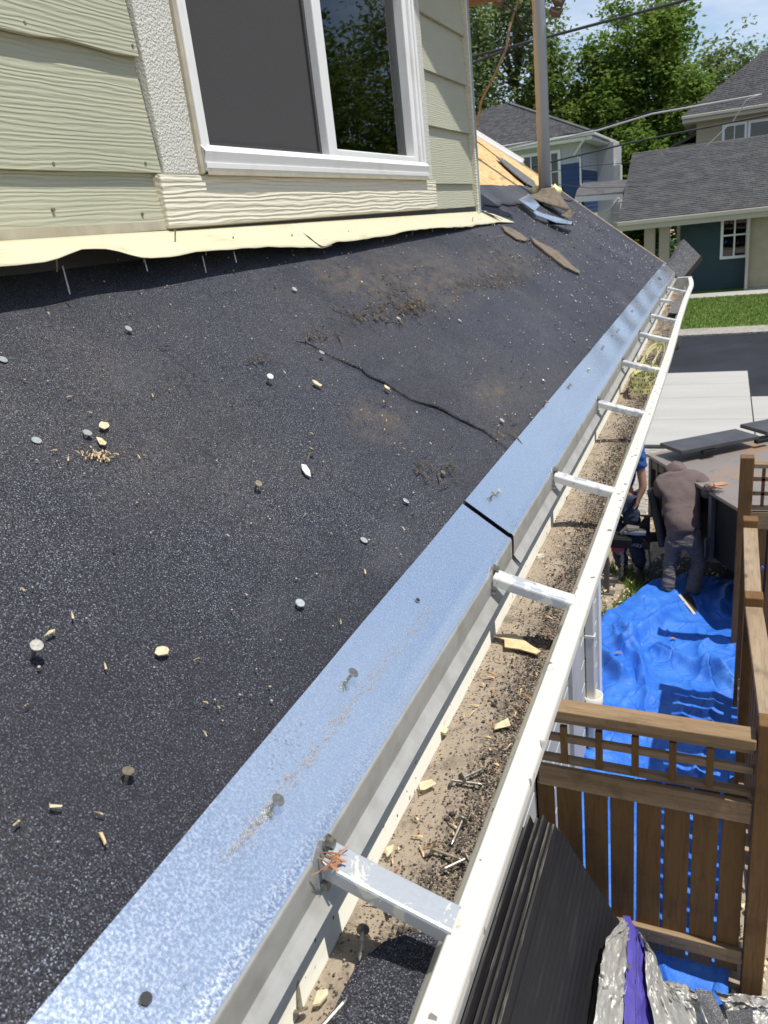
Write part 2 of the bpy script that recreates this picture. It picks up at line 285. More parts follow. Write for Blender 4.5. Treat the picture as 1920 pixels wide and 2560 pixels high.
MAT['grey_sid'] = simple('grey_siding', (.50, .50, .52), .7, 0, (.45, .45, .47), 1); MAT['blue_sid'] = simple('navy_siding', (.018, .05, .15), .6, 0, (.022, .06, .17), 1)
MAT['white'] = simple('white_trim', (.78, .78, .77), .5); MAT['grey_trim'] = simple('grey_gutter', (.58, .57, .56), .5)
MAT['blue_grey'] = simple('blue_grey_trim', (.30, .34, .36), .6); MAT['stone'] = simple('pale_block', (.62, .61, .60), .8, 0, (.5, .49, .48), 4)
MAT['soffit'] = wood('brown_soffit', (.27, .15, .07), (.34, .20, .10), (.1, 1, 1))
m = MT('mast_steel', (.33, .38, .43), .5, .12); m.mix(m.ramp(m.noise(14, 5, .65, (1, 1, .12)), .45, .7), (.27, .31, .35)); m.mix(m.math('MULTIPLY', m.ramp(m.math('ADD', m.math('MULTIPLY', m.axis(0), -1), m.math('MULTIPLY', m.noise(9, 4, .6, (1, 1, .1)), .02)), .026, .034), .8), (.40, .29, .17)); MAT['mast'] = m.m
MAT['rubber'] = simple('black_rubber', (.02, .02, .022), .55); MAT['cable'] = simple('black_cable', (.02, .022, .024), .6); MAT['cable_grey'] = simple('grey_cable', (.40, .40, .40), .5); MAT['cable_brown'] = simple('frayed_cable', (.16, .105, .06), .7, 0, (.3, .22, .13), 25)
MAT['pvc'] = simple('white_pvc', (.72, .72, .68), .4, 0, (.6, .59, .53), 6); MAT['wallboard'] = simple('white_wallboard', (.52, .53, .54), .6, 0, (.44, .45, .46), 4)
m = MT('rusty_plate', (.25, .225, .205), .55, .3); m.mix(m.ramp(m.noise(2.4, 5, .6, (1, 1, 1)), .5, .7), (.36, .21, .12)); m.mix(m.ramp(m.noise(9, 5, .7), .55, .75), (.17, .16, .155)); m.bump(m.noise(3, 3), .3, .02); MAT['plate'] = m.m
MAT['trailer'] = simple('black_trailer_paint', (.010, .010, .011), .6, 0, (.018, .017, .016), 5, spec=.25); MAT['trailer_grey'] = simple('dusty_trailer_paint', (.13, .115, .10), .7, 0, (.10, .09, .08), 6)
MAT['lid'] = simple('charcoal_lid', (.045, .046, .050), .45, 0, (.07, .07, .075), 5); MAT['red'] = simple('red_reflector', (.42, .03, .03), .4); MAT['chain'] = simple('chain_steel', (.35, .34, .33), .4, .9)
MAT['skin'] = simple('skin', (.40, .21, .13), .55); MAT['hoodie'] = simple('faded_brown_hoodie', (.115, .085, .082), .95, 0, (.14, .106, .10), 9, bump=(26, .5, .012)); MAT['pants'] = simple('charcoal_work_pants', (.105, .094, .098), .9, 0, (.14, .128, .13), 8, bump=(24, .9, .02, (1, 1, 2.2)))
MAT['bluecloth'] = simple('blue_shirt', (.02, .07, .24), .85, 0, (.03, .10, .30), 8, bump=(25, .5, .01)); MAT['jeans'] = simple('dark_jeans', (.018, .026, .055), .9, 0, (.028, .038, .075), 12, bump=(25, .5, .01)); MAT['hair'] = simple('dark_hair', (.012, .01, .009), .7)
MAT['sole'] = simple('cream_sole', (.66, .58, .42), .7); MAT['shoe'] = simple('dark_shoe', (.035, .025, .022), .7)
def leafmat(name, a, b):
    m = bpy.data.materials.new(name); m.use_nodes = True; t = m.node_tree; t.nodes.clear()
    o = t.nodes.new('ShaderNodeOutputMaterial'); mx = t.nodes.new('ShaderNodeMixShader'); d = t.nodes.new('ShaderNodeBsdfDiffuse'); tr = t.nodes.new('ShaderNodeBsdfTranslucent'); mx.inputs[0].default_value = .55
    c = t.nodes.new('ShaderNodeTexCoord'); n = t.nodes.new('ShaderNodeTexNoise'); n.inputs['Scale'].default_value = .55; n.inputs['Detail'].default_value = 5; k = t.nodes.new('ShaderNodeMix'); k.data_type = 'RGBA'; k.inputs[6].default_value = (*a, 1); k.inputs[7].default_value = (*b, 1)
    r = t.nodes.new('ShaderNodeMapRange'); r.inputs[1].default_value = .35; r.inputs[2].default_value = .65
    t.links.new(c.outputs['Object'], n.inputs['Vector']); t.links.new(n.outputs[0], r.inputs[0]); t.links.new(r.outputs[0], k.inputs[0]); t.links.new(k.outputs[2], d.inputs[0]); t.links.new(k.outputs[2], tr.inputs[0])
    t.links.new(d.outputs[0], mx.inputs[1]); t.links.new(tr.outputs[0], mx.inputs[2]); t.links.new(mx.outputs[0], o.inputs[0]); return m
MAT['leaf'] = leafmat('leaf_mid', (.11, .18, .04), (.20, .26, .06)); MAT['leaf_dark'] = leafmat('leaf_deep', (.10, .18, .035), (.24, .32, .07)); MAT['leaf_grey'] = leafmat('leaf_soft', (.15, .21, .085), (.24, .29, .11))
MAT['bark'] = simple('bark', (.13, .105, .085), .9, 0, (.08, .065, .05), 9)
def meshwrap():
    m = MT('yellow_printed_wrap', (.62, .60, .22), .5)
    return m.m
MAT['wrap'] = simple('yellow_ribbon', (.86, .84, .45), .45, 0, (.72, .70, .3), 40); MAT['ink'] = simple('black_print', (.09, .085, .04), .6)
# ================================================================== SETTING
g = MB(); g.grid([[(x, y, -.06) for x in (-900, -40, -5, 5, 40, 900)] for y in (-900, -20, 0, 40, 100, 900)]).build('ground', MAT['dirt'], kind='structure')
xs = np.linspace(-6, 6, 90); ys = np.linspace(-2, 14, 120)
P = [[(x, y, .05 * (fbm(x * .9, y * .9, 3) - .5)) for x in xs] for y in ys]; MB().grid(P).build('dirt_yard', MAT['dirt'], smooth=True, kind='structure')
YD0 = 12.63; YS = 18.25; YS2 = 15.85; XS = .56; YG0 = 23.45; YG1 = 24.55; YL1 = 31.9
MB().box((-60, YD0 - .2, -.04), (60, YG0, .012)).build('pavement', MAT['dark_pavement'], kind='structure')  # near-black all over, from the stepped slab edge to the gravel
dw = thing('driveway', (-2, 15, .012), 'pale concrete driveway slabs between the trailer and the dark alley', 'driveway')
for (xa, xb, ya, yb) in [(-9, XS, YD0, 14.2), (-9, XS, 14.2, YS2), (-9, XS, YS2, 17.05), (-9, XS, 17.05, YS), (XS, 9, YD0, 14.2), (XS, 9, 14.2, YS2)]:
    MB().box((xa + .008, ya + .008, .013), (xb - .008, yb - .008, .06)).build('concrete_slab', MAT['concrete'], dw, bevel=.008)
MB().box((-60, YG0, -.03), (60, YG1, .05)).build('gravel_strip', MAT['gravel'], kind='structure')
MB().box((-60, YG1, -.02), (60, YL1, .045)).build('lawn_ground', MAT['lawn'], kind='structure')
MB().box((-60, YL1, 0), (60, 33.2, .06)).build('walk', MAT['concrete'], kind='structure')
MB().box((-60, 33.2, -.03), (60, 80, .04)).build('far_yard', MAT['lawn'], kind='structure')
MB().grid([[(x, y, .02 + .02 * fbm(x * 6, y * 6, 9)) for x in np.linspace(-1.6, -.5, 24)] for y in np.linspace(9.6, 12.5, 40)]).build('gravel_patch', MAT['gravel'], kind='structure')
n = 42000; bx = RNG.uniform(-6, 4, n); by = RNG.uniform(YG1 + .03, YL1 - .03, n); a = RNG.uniform(0, PI, n); h = RNG.uniform(.03, .08, n); w_ = .012
V = np.zeros((n, 3, 3)); V[:, 0] = np.c_[bx - w_ * np.cos(a), by - w_ * np.sin(a), np.full(n, .04)]; V[:, 1] = np.c_[bx + w_ * np.cos(a), by + w_ * np.sin(a), np.full(n, .04)]
V[:, 2] = np.c_[bx + RNG.normal(0, .02, n), by + RNG.normal(0, .02, n), .045 + h]
npmesh('grass', V.reshape(-1, 3), np.arange(n * 3).reshape(-1, 3), MAT['blade'], kind='stuff')
# leaf litter in the yard
n = 5200; bx = RNG.uniform(-2.6, .9, n); by = RNG.uniform(2.6, 10.5, n); a = RNG.uniform(0, 2 * PI, n); s_ = RNG.uniform(.008, .03, n)
V = np.zeros((n, 4, 3))
for k in range(4):
    q = a + k * PI / 2; rr = s_ * (1 if k % 2 else .45); V[:, k] = np.c_[bx + rr * np.cos(q), by + rr * np.sin(q), .035 + RNG.uniform(0, .03, n)]
npmesh('leaf_litter', V.reshape(-1, 3), np.arange(n * 4).reshape(-1, 4), MAT['chip_pale'], kind='stuff')
n = 2600; cx = RNG.uniform(-1.6, -.7, 26); cy = RNG.uniform(6.0, 8.0, 26); q = RNG.integers(0, 26, n); bx = cx[q] + RNG.normal(0, .05, n); by = cy[q] + RNG.normal(0, .07, n); a = RNG.uniform(0, PI, n)
V = np.zeros((n, 3, 3)); V[:, 0] = np.c_[bx - .006 * np.cos(a), by - .006 * np.sin(a), np.full(n, .0)]; V[:, 1] = np.c_[bx + .006 * np.cos(a), by + .006 * np.sin(a), np.full(n, .0)]; V[:, 2] = np.c_[bx + RNG.normal(0, .03, n), by + RNG.normal(0, .03, n), RNG.uniform(.05, .12, n)]
npmesh('weeds', V.reshape(-1, 3), np.arange(n * 3).reshape(-1, 3), MAT['blade'], kind='stuff')
# ================================================================== OUR HOUSE
WX = -0.92; YC = 3.19                                     # dormer front wall plane, its far corner
house = thing('house', (-2.5, 2, 0), 'sage green lap sided house with a stripped black felt roof below its upstairs window', 'house')
# --- roof
roof = MB().prism([RP(-.40, -1.2, -.03), RP(-.40, 5.53, -.03), RP(-1.06, 5.72, -.03), RP(-3.6, 6.3, -.03), RP(-3.6, -1.2, -.03)], RN * .018).build('roof', MAT['osb'], house)
X0 = -.349                                                # lower edge of the bare felt, where the drip metal starts
# crack line on the roof, eave to upper end, then on as a closed lap
CR = [PR(*p) for p in [(1262, 1119), (1251, 1111), (1210, 1080), (1160, 1058), (1100, 1026), (1022, 1000), (1003, 986), (965, 963), (915, 940), (906, 925), (888, 920), (858, 906), (812, 884), (775, 862), (738, 853)]]
crx = np.array([p[0] for p in CR][::-1]); cry = np.array([p[1] for p in CR][::-1])
def crack_y(x): return float(np.interp(x, crx, cry)) if x >= crx[0] else float(cry[0] + (crx[0] - x) * .05)
def crack_gap(x):
    if x < crx[0]: return 0
    t = (x - crx[0]) / (crx[-1] - crx[0]); return .0080 * (.35 + .65 * math.sin(min(1, t * 16) * PI / 2)) * (.55 + .7 * vnoise(x * 60, 1.3, 4)) * (.45 if .42 < t < .58 else 1)
def feltgrid(ya, yb, xa, xb, nx, ny, lift, tear=0, skirt=0):
    rows = []
    for i in range(nx + 1):
        x = xa + (xb - xa) * i / nx
        y0 = ya(x) if callable(ya) else ya; y1 = yb(x) if callable(yb) else yb
        row = []
        for j in range(ny + 1):
            y = y0 + (y1 - y0) * (j / ny) ** (1.6 if tear else 1)
            h = .0035 * (fbm(x * 5, y * 3, 11) - .5) + .0014 * (fbm(x * 22, y * 22, 5) - .5) + .0016 * (fbm(x * 3, y * 9, 15) - .5)
            if tear: h += .0036 * math.exp(-(y - y0) / .035) * min(1, max(0, (x - crx[0]) * 7)) * min(1, max(0, (X0 - .02 - x) * 25))
            row.append(RP(x, y, lift + h))
        if skirt < 0: row = [row[0] - RN * .005] + row
        if skirt > 0: row = row + [row[-1] - RN * .005]
        rows.append(row)
    return MB().grid(rows)
XW = WX - .06
def ynear(x): return crack_y(x)
feltgrid(-1.2, 3.16, XW, crx[0], 50, 200, .0).build('roofing_felt', MAT['felt'], roof, smooth=True)
feltgrid(-1.2, ynear, crx[0], X0 + .06, 50, 110, .0, skirt=1).build('roofing_felt', MAT['felt'], roof, smooth=True)
feltgrid(lambda x: crack_y(x) + crack_gap(x), 3.16, crx[0], X0 + .06, 50, 120, .0, tear=1, skirt=-1).build('roofing_felt', MAT['felt'], roof, smooth=True)
def hair(pix, w):
    b = MB(); P_ = [PR(u, v, .0022) for u, v in pix]; r = []
    for i, p in enumerate(P_):
        ww = w * (.25 if i in (0, len(P_) - 1) else random.uniform(.6, 1.2)); r.append([p - np.array([0, ww / 2, 0]), p + np.array([0, ww / 2, 0])])
    return b.grid(r)
for pix in [[(268, 778), (300, 800), (335, 824)], [(372, 850), (420, 884), (470, 925), (530, 962), (560, 985)], [(840, 1205), (880, 1228), (915, 1252), (960, 1288)], [(670, 832), (690, 843), (715, 852), (738, 853)], [(945, 1000), (958, 1010), (975, 1013), (990, 1012)], [(455, 1090), (520, 1130), (575, 1165)]]: hair(pix, .0011).build('felt_seam', MAT['rubber'], roof)
def rake_y(x): return float(np.interp(-x, [.33, 1.06, 1.72, 3.6], [5.555, 5.74, 5.89, 6.3]))
feltgrid(3.16, rake_y, -1.058, X0 + .06, 50, 130, .0).build('roofing_felt', MAT['felt'], roof, smooth=True)
# underlay seen through the open tear
MB().grid([[RP(x, crack_y(x) - .02, -.008), RP(x, crack_y(x) + .02, -.008)] for x in np.linspace(crx[0], X0 - .004, 30)]).build('underlay', MAT['rubber'], roof)
# faded old strip of felt along the bare sheathing
rows = []
for i in range(7):
    rows.append([RP(-1.10 + .012 * vnoise(j * .8, 3, 8) + (.13 + .02 * vnoise(j, 1, 2)) * i / 6, 3.2 + (5.62 - 3.2) * j / 40, .0035 + .003 * vnoise(j * .7, i * .8, 6)) for j in range(41)])
MB().grid(rows).build('felt_strip', MAT['felt_old'], roof, smooth=True, solid=.003)
# sheathing panels (bare OSB)
for (xa, xb, y0, y1) in [(-2.27, -1.05, 3.0, 4.40), (-2.27, -1.05, 4.404, None), (-3.5, -2.274, 3.0, 5.2)]:
    yy = lambda x: (y1 if y1 else rake_y(x))
    MB().prism([RP(xa, y0, -.011), RP(xb, y0, -.011), RP(xb, yy(xb), -.011), RP(xa, yy(xa), -.011)], RN * .009).build('sheathing_panel', MAT['osb'], roof)
# rake boards
MB().prism([RP(-.33, rake_y(-.33), -.02), RP(-1.06, rake_y(-1.06), -.02), RP(-3.6, rake_y(-3.6), -.02), RP(-3.6, rake_y(-3.6) + .02, -.02), RP(-1.06, rake_y(-1.06) + .02, -.02), RP(-.33, rake_y(-.33) + .02, -.02)], RN * .024).build('rake_board', MAT['raw_edge'], house)
MB().prism([RP(-.37, rake_y(-.37) - .02, -.16), RP(-3.6, rake_y(-3.6) - .02, -.16), RP(-3.6, rake_y(-3.6) + .01, -.16), RP(-.37, rake_y(-.37) + .01, -.16)], RN * .13).build('barge_board', MAT['vinyl'], house)
# white rake metal still lying along the top of the sheathing
a_, b_ = PR(1165, 322, .02), PR(1305, 409, .055)
MB().bar(a_, b_, .05, .012, RN).bar(a_ + np.array([0, .026, .01]), b_ + np.array([0, .026, .01]), .008, .035, RN).build('rake_metal', MAT['vinyl'], house)
# drip metal: four lengths, each lapping the one before it
ZB = CZ - .47; 
def drip(y0, y1, lift, seed, name='drip_edge'):
    prof = []                                            # (distance down the slope from X0, lift) then face
    A = RP(X0 - .012, 0, .004 + lift); B = RP(-.2925, 0, .004 + lift)
    rows = []; ny = max(4, int((y1 - y0) / .02))
    for j in range(ny + 1):
        y = y0 + (y1 - y0) * j / ny
        bk = 0
        if y > 2.0: bk = .0065 * math.sin((y - 2.0) * 13.5 + 1.4 * math.sin(y * 2.2)) * min(1, (y - 2.0) * 1.2)
        bk += .0012 * (fbm(y * 3, seed, seed) - .5)
        row = []
        wob = .003 * (fbm(y * 1.7, 5.5, seed) - .5)
        for t in np.linspace(0, 1, 7):
            p = A * (1 - t) + B * t; row.append((p[0] + wob, y, p[2] + bk * math.sin(PI * min(1, t * 1.02)) * (.4 + .6 * (1 - t)) + (.0008 * vnoise(y * 9, seed, 3) if t == 0 else 0)))
        cx, cz = B[0] + wob, B[2]
        for an in (60, 38, 16, 0):                      # rolled bend
            r = .007; a = math.radians(an); row.append((cx + r * (math.cos(a)) - .0015, y, cz - .0062 + r * math.sin(a)))
        row.append((cx + .0052, y, cz - .022)); row.append((cx + .0042, y, cz - .036)); row.append((cx + .0075, y, cz - .041)); row.append((cx + .0145, y, cz - .050)); row.append((cx + .0130, y, cz - .0525))
        rows.append(row)
    n = len(rows[0]); top = [r[:9] for r in rows]; face = [r[8:] for r in rows]
    o = MB().grid(top).build(name, MAT['galv'], house, smooth=True)
    MB().grid(face).build('drip_face', MAT['galv_face'], o)
    MB().grid([[(r[0][0], r[0][1], r[0][2]), (r[0][0] + .0002, r[0][1], r[0][2] - .003)] for r in rows]).build('cut_edge', MAT['rubber'], o)
    for r in (rows[0], rows[-1]): MB().grid([[p for p in r], [(p[0] - .001, p[1], p[2] - .0016) for p in r]]).build('cut_end', MAT['rubber'], o)
    return o
drips = [drip(-.4, 1.062, .0036, 1), drip(1.078, 4.070, .003, 2), drip(4.10, 5.23, .0, 3), drip(5.22, 5.50, .0, 4)]
MB().box((-.335, -.4, ZB - .16), (-.298, 5.5, ZB - .02)).build('fascia_board', MAT['vinyl'], house)
MB().box((-.78, -.4, ZB - .16), (-.335, 5.45, ZB - .14)).build('soffit', MAT['vinyl'], house)
# --- dormer wall
def boards(y0, y1, z0list, m, x=WX, tilt=.011, thick=.009, name='siding_board', jag=None):
    for i, z in enumerate(z0list):
        zt = z0list[i + 1] + .03 if i + 1 < len(z0list) else z + .208
        b = MB(); N = 30; xt = x - .004; xb = x + tilt
        rows = []
        for j in range(N + 1):
            y = y0 + (y1 - y0) * j / N; dz = 0; dx = 0
            if jag: dz, dx = jag(i, y)
            zb = z + dz
            rows.append([(xb + dx, y, zb), (xt, y, zt), (xt - thick, y, zt), (xb + dx - thick, y, zb)])
        for j in range(N + 1): rows[j].append(rows[j][0])
        b.grid(rows); b.add(rows[0][:4], [(0, 1, 2, 3)]); b.add(rows[-1][:4], [(3, 2, 1, 0)])
        b.build(name, m, wall)
YT0, YT1 = 1.216, 2.652                                    # outer edges of the window casing
wo0, wo1, wzt = YT0 + .112, YT1 - .075, CZ + 1.30
wb = MB()
for (ya, yb, za, zb) in [(-.5, wo0, -.02, 1.05), (wo1, YC - .01, -.02, 1.05), (wo0, wo1, -.02, .132)]: wb.box((WX - .12, ya, CZ + za), (WX - .012, yb, CZ + zb))
for ya, yb, za, zb, zc in [(-.5, wo0, 1.05, 1.05, 2.38), (wo1, YC - .01, 1.05, 2.0 - .43, 1.05)]: wb.prism([(WX - .012, ya, CZ + za), (WX - .012, yb, CZ + za), (WX - .012, yb, CZ + max(za + .01, zc)), (WX - .012, ya, CZ + max(za + .01, zb))], (-.108, 0, 0))
wb.prism([(WX - .012, wo0, wzt), (WX - .012, wo1, wzt), (WX - .012, wo1, CZ + 1.57), (WX - .012, 1.35, CZ + 2.4), (WX - .012, wo0, CZ + 2.38)], (-.108, 0, 0))
wall = wb.build('front_wall', MAT['siding'], house)
MB().grid([[(WX + .0135, y, CZ - .03), (WX + .0125, y, CZ + .038)] for y in np.linspace(-.5, YC, 20)]).build('wall_foot_shade', MAT['rubber'], house)  # black strip: shade under the flashing, put into its colour
def jag(i, y):
    if i == 2: return (.006 * vnoise(y * 26, 2, 7) + .003 * vnoise(y * 90, 2, 8) - .004, .006 * max(0, 1.12 - y))
    return (.0012 * (vnoise(y * 14, i, 9) - .5), 0)
boards(-.5, YT0 - .004, [CZ + .048, CZ + .132, CZ + .310, CZ + .488, CZ + .666, CZ + .844], MAT['siding'], jag=jag)
boards(YT1 + .004, YC - .035, [CZ + .030, CZ + .120, CZ + .298, CZ + .462, CZ + .624, CZ + .80, CZ + .97], MAT['siding_smooth'])
for i in range(9): boards(max(-.5, -.4 + i * .17), min(YC, 3.1 - i * .17), [CZ + 1.10 + i * .163], MAT['siding'])
# bottom board under the left siding is short: the trim carries on beside it
MB().box((WX - .01, YT0 - .02, CZ + .040), (WX + .020, YT1 + .02, CZ + .128)).build('sill_trim', MAT['sill_trim'], wall, bevel=.003)
MB().box((WX - .01, YT0, CZ + .1285), (WX + .017, YT0 + .112, CZ + 1.30)).build('casing_board', MAT['stucco'], wall, bevel=.003)
MB().box((WX - .01, YT1 - .075, CZ + .1285), (WX + .017, YT1, CZ + 1.30)).build('casing_board', MAT['stucco'], wall, bevel=.003)
MB().box((WX - .01, YT0, CZ + 1.3005), (WX + .026, YT1, CZ + 1.41)).build('head_trim', MAT['stucco'], wall, bevel=.003)
MB().box((WX - .03, YC - .034, CZ - .01), (WX + .024, YC - .020, CZ + 1.03)).build('corner_board', MAT['sill_trim'], house, bevel=.003)
MB().box((WX - .05, YC - .0195, CZ + .0), (WX + .020, YC + .022, CZ + 1.03)).build('corner_board', MAT['blue_grey'], house, bevel=.004)
MB().box((-3.4, YC - .03, CZ - .6), (WX - .06, YC - .002, CZ + 1.0)).build('side_wall', MAT['siding_smooth'], house)
for i in range(6):
    MB().bar((-3.4, YC + .0, CZ + .11 + .163 * i), (WX - .05, YC + .0, CZ + .11 + .163 * i), .012, .16).build('siding_board', MAT['siding_smooth'], wall)
MB().bar((WX + .004, -.5, CZ + .050), (WX + .004, YC - .04, CZ + .022), .014, .030).build('base_strip', MAT['vinyl_tan'], house)
# nail dimples in the siding
dm = MB()
for (u, v) in [(134, 409), (364, 408), (135, 524), (357, 535), (332, 114), (62, 57), (1075, 440), (1064, 300)]:
    p = PX(u, v, WX + .011); dm.tube([p - np.array([.004, 0, 0]), p + np.array([.0004, 0, 0])], .0028, 8)
dm.build('siding_nail', MAT['steel_old'], wall, kind='stuff')
# --- dormer roof with its overhang (gable): eave corner at y 3.94
EY, EZ, RY, RX = 3.60, CZ + .81, 1.35, -.60
sl_ = .70; RZ = EZ + (EY - RY) * sl_
dr = MB().prism([(RX, EY, EZ), (RX, RY, RZ), (RX, RY, RZ + .10), (RX, EY + .03, EZ + .08)], (-2.8, 0, 0)).prism([(RX, 2 * RY - EY, EZ), (RX, 2 * RY - EY - .03, EZ + .08), (RX, RY, RZ + .10), (RX, RY, RZ)], (-2.8, 0, 0)).build('dormer_roof', MAT['soffit'], house)
MB().bar((RX + .012, EY + .03, EZ + .03), (RX + .012, RY, RZ + .055), .022, .12, (0, 0, 1)).build('rake_fascia', MAT['soffit'], dr)
MB().bar((RX + .012, 2 * RY - EY - .03, EZ + .03), (RX + .012, RY, RZ + .055), .022, .12, (0, 0, 1)).build('rake_fascia', MAT['soffit'], dr)
# main roof behind, far slope and hidden body of the house
MB().prism([RP(-3.6, -1.2, 0), RP(-3.6, 6.3, 0), RP(-3.6, 6.3, 0) + np.array([-4, 0, -3.0]), RP(-3.6, -1.2, 0) + np.array([-4, 0, -3.0])], (0, 0, -.05)).build('back_slope', MAT['shingle'], house)
lw = MB().box((-7, -.4, 0), (-.785, 5.3, CZ - .62)).build('lower_wall', MAT['wallboard'], house)
for i in range(16): MB().bar((-.778, -.4, .10 + .18 * i), (-.778, 5.28, .10 + .18 * i), .014, .165).build('siding_board', MAT['wallboard'], lw)
MB().box((-.80, 5.2, 0), (-.755, 5.32, CZ - .62)).build('corner_board', MAT['white'], lw)
# --- window
win = MB(); wz0, wz1, wy0, wy1, ym = CZ + .132, CZ + 1.30, YT0 + .112, YT1 - .075, 1.905
def rect_ring(x0, x1, y0, y1, z0, z1, w): return [((x0, y0, z0), (x1, y0 + w, z1)), ((x0, y1 - w, z0), (x1, y1, z1)), ((x0, y0 + w, z0), (x1, y1 - w, z0 + w)), ((x0, y0 + w, z1 - w), (x1, y1 - w, z1))]
frm = MB()
for lo, hi in rect_ring(WX - .06, WX + .027, wy0, wy1, wz0, wz1, .016): frm.box(lo, hi)
for lo, hi in rect_ring(WX - .06, WX + .022, wy0 + .0165, wy1 - .0165, wz0 + .0165, wz1 - .0165, .017): frm.box(lo, hi)
window = frm.build('window', MAT['vinyl'], house, bevel=.003)
def sprof(name, pts, m): MB().grid([[(WX + x, y, wz0 + z) for x, z in pts] for y in (wy0 - .002, wy1 + .002)]).build(name, MAT[m], window, solid=.0012)
sprof('sill_channel', [(.010, -.004), (.0305, -.004), (.0305, .002), (.018, .0025)], 'vinyl_tan')
sprof('sill_nose', [(.0275, .007), (.030, .008), (.0305, .016), (.028, .0165)], 'vinyl'); sprof('sill_slope', [(.0276, .0165), (.033, .036), (.0225, .048)], 'vinyl')
MB().box((WX - .01, wy0 - .012, wz0 - .003), (WX + .0245, wy0 - .0005, wz1)).build('side_channel', MAT['vinyl_tan'], window, bevel=.002)
for lo, hi in rect_ring(WX - .05, WX + .013, ym + .005, wy1 - .034, wz0 + .034, wz1 - .034, .032): MB().box(lo, hi).build('sash_rail', MAT['vinyl'], window, bevel=.003)
MB().box((WX - .05, ym - .022, wz0 + .034), (WX + .019, ym + .0045, wz1 - .034)).build('mullion', MAT['vinyl'], window, bevel=.003)
MB().box((WX - .06, wy0 + .034, wz0 + .034), (WX + .012, ym - .0225, wz0 + .046)).build('sill_track', MAT['vinyl'], window, bevel=.002)
scr = MB().grid([[(WX - .008, y, z) for z in (wz0 + .04, wz1 - .04)] for y in (wy0 + .03, ym - .02)]).build('insect_screen', MAT['screen'], window)
for lo, hi in rect_ring(WX - .012, WX - .002, wy0 + .0345, ym - .023, wz0 + .0465, wz1 - .0345, .012): MB().box(lo, hi).build('screen_frame', MAT['screen'], window)
MB().box((WX - .02, ym + .035, wz0 + .064), (WX - .016, wy1 - .064, wz1 - .064)).build('glass_pane', MAT['glass'], window)
MB().grid([[(WX - .10 + .012 * math.sin(y * 75), y, z) for z in (wz0 + .05, wz1)] for y in np.linspace(2.28, 2.53, 40)]).build('curtain', MAT['curtain'], window, smooth=True)
MB().tube([(WX - .05, ym + .04, wz0 + .12), (WX - .06, ym + .2, wz0 + .085), (WX - .06, ym + .36, wz0 + .09), (WX - .05, ym + .6, wz0 + .13)], .004, 6).build('cord', MAT['vinyl'], window)
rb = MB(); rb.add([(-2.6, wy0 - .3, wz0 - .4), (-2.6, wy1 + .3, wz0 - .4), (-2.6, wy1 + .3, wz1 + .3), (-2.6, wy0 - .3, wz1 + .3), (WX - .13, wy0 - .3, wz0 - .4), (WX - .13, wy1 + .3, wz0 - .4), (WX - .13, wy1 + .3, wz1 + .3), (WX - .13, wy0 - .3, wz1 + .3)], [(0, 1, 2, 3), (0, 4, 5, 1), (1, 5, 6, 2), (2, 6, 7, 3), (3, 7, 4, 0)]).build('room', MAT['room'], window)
# --- cream wall flashing left bent over the felt: two lengths
def flash(u0, u1, edge, y0, y1, seed):
    rows = []; N = 90
    for j in range(N + 1):
        y = y0 + (y1 - y0) * j / N
        ex, ez = edge(y); rows.append([])
        for t in np.linspace(0, 1, 9):
            x = (WX + .012) * (1 - t) + ex * t; z = (CZ + .040 - .009 * (y - .8)) * (1 - t) + ez * t
            z += .006 * math.sin(PI * t) * (vnoise(y * 4, t * 3, seed) - .4) + .003 * (vnoise(y * 22, t * 5, seed) - .5) * t
            rows[-1].append((x, y, z))
    return MB().grid(rows).build('wall_flashing', MAT['cream_metal'], house, smooth=True, solid=.0011)
ep = [(.60, .010), (.827, .006), (.885, .018), (.95, .014), (1.03, -.006), (1.1, -.008), (1.16, -.004), (1.25, -.006), (1.4, -.010), (1.52, -.018), (1.66, -.030), (1.72, -.024), (1.85, -.026), (2.1, -.024), (2.25, -.020), (2.5, -.024), (2.9, -.036), (3.0, -.032), (3.1, -.040), (3.2, -.036), (3.35, -.048), (3.47, -.046)]
eyy = [p[0] for p in ep]; ezz = [p[1] for p in ep]
def edge(y):
    x = float(np.interp(y, [-.5, .8, 1.5, 2.5, 3.1, 3.47], [-.826, -.828, -.835, -.848, -.862, -.858])); z = CZ + float(np.interp(y, [-.5] + eyy, [.01] + ezz)); z = max(z, RP(x, y, .006)[2]); return x, z
flash(0, 0, edge, -.5, 1.70, 3); flash(0, 0, lambda y: (edge(y)[0] + .004, edge(y)[1] + .0035), 1.64, 3.30, 5)
fl = MB().prism([(-.905, 3.28, CZ + .012), (-.862, 3.28, CZ - .030), (-.852, 3.56, CZ - .044), (-.90, 3.40, CZ + .000)], (.0006, 0, .0016)).build('wall_flashing', MAT['cream_metal'], house)
MB().prism([(-.93, 3.21, CZ + .03), (-.90, 3.215, CZ + .02), (-.855, 3.36, CZ - .024), (-.885, 3.34, CZ - .006)], RN * .002).build('step_flashing', MAT['galv'], house)
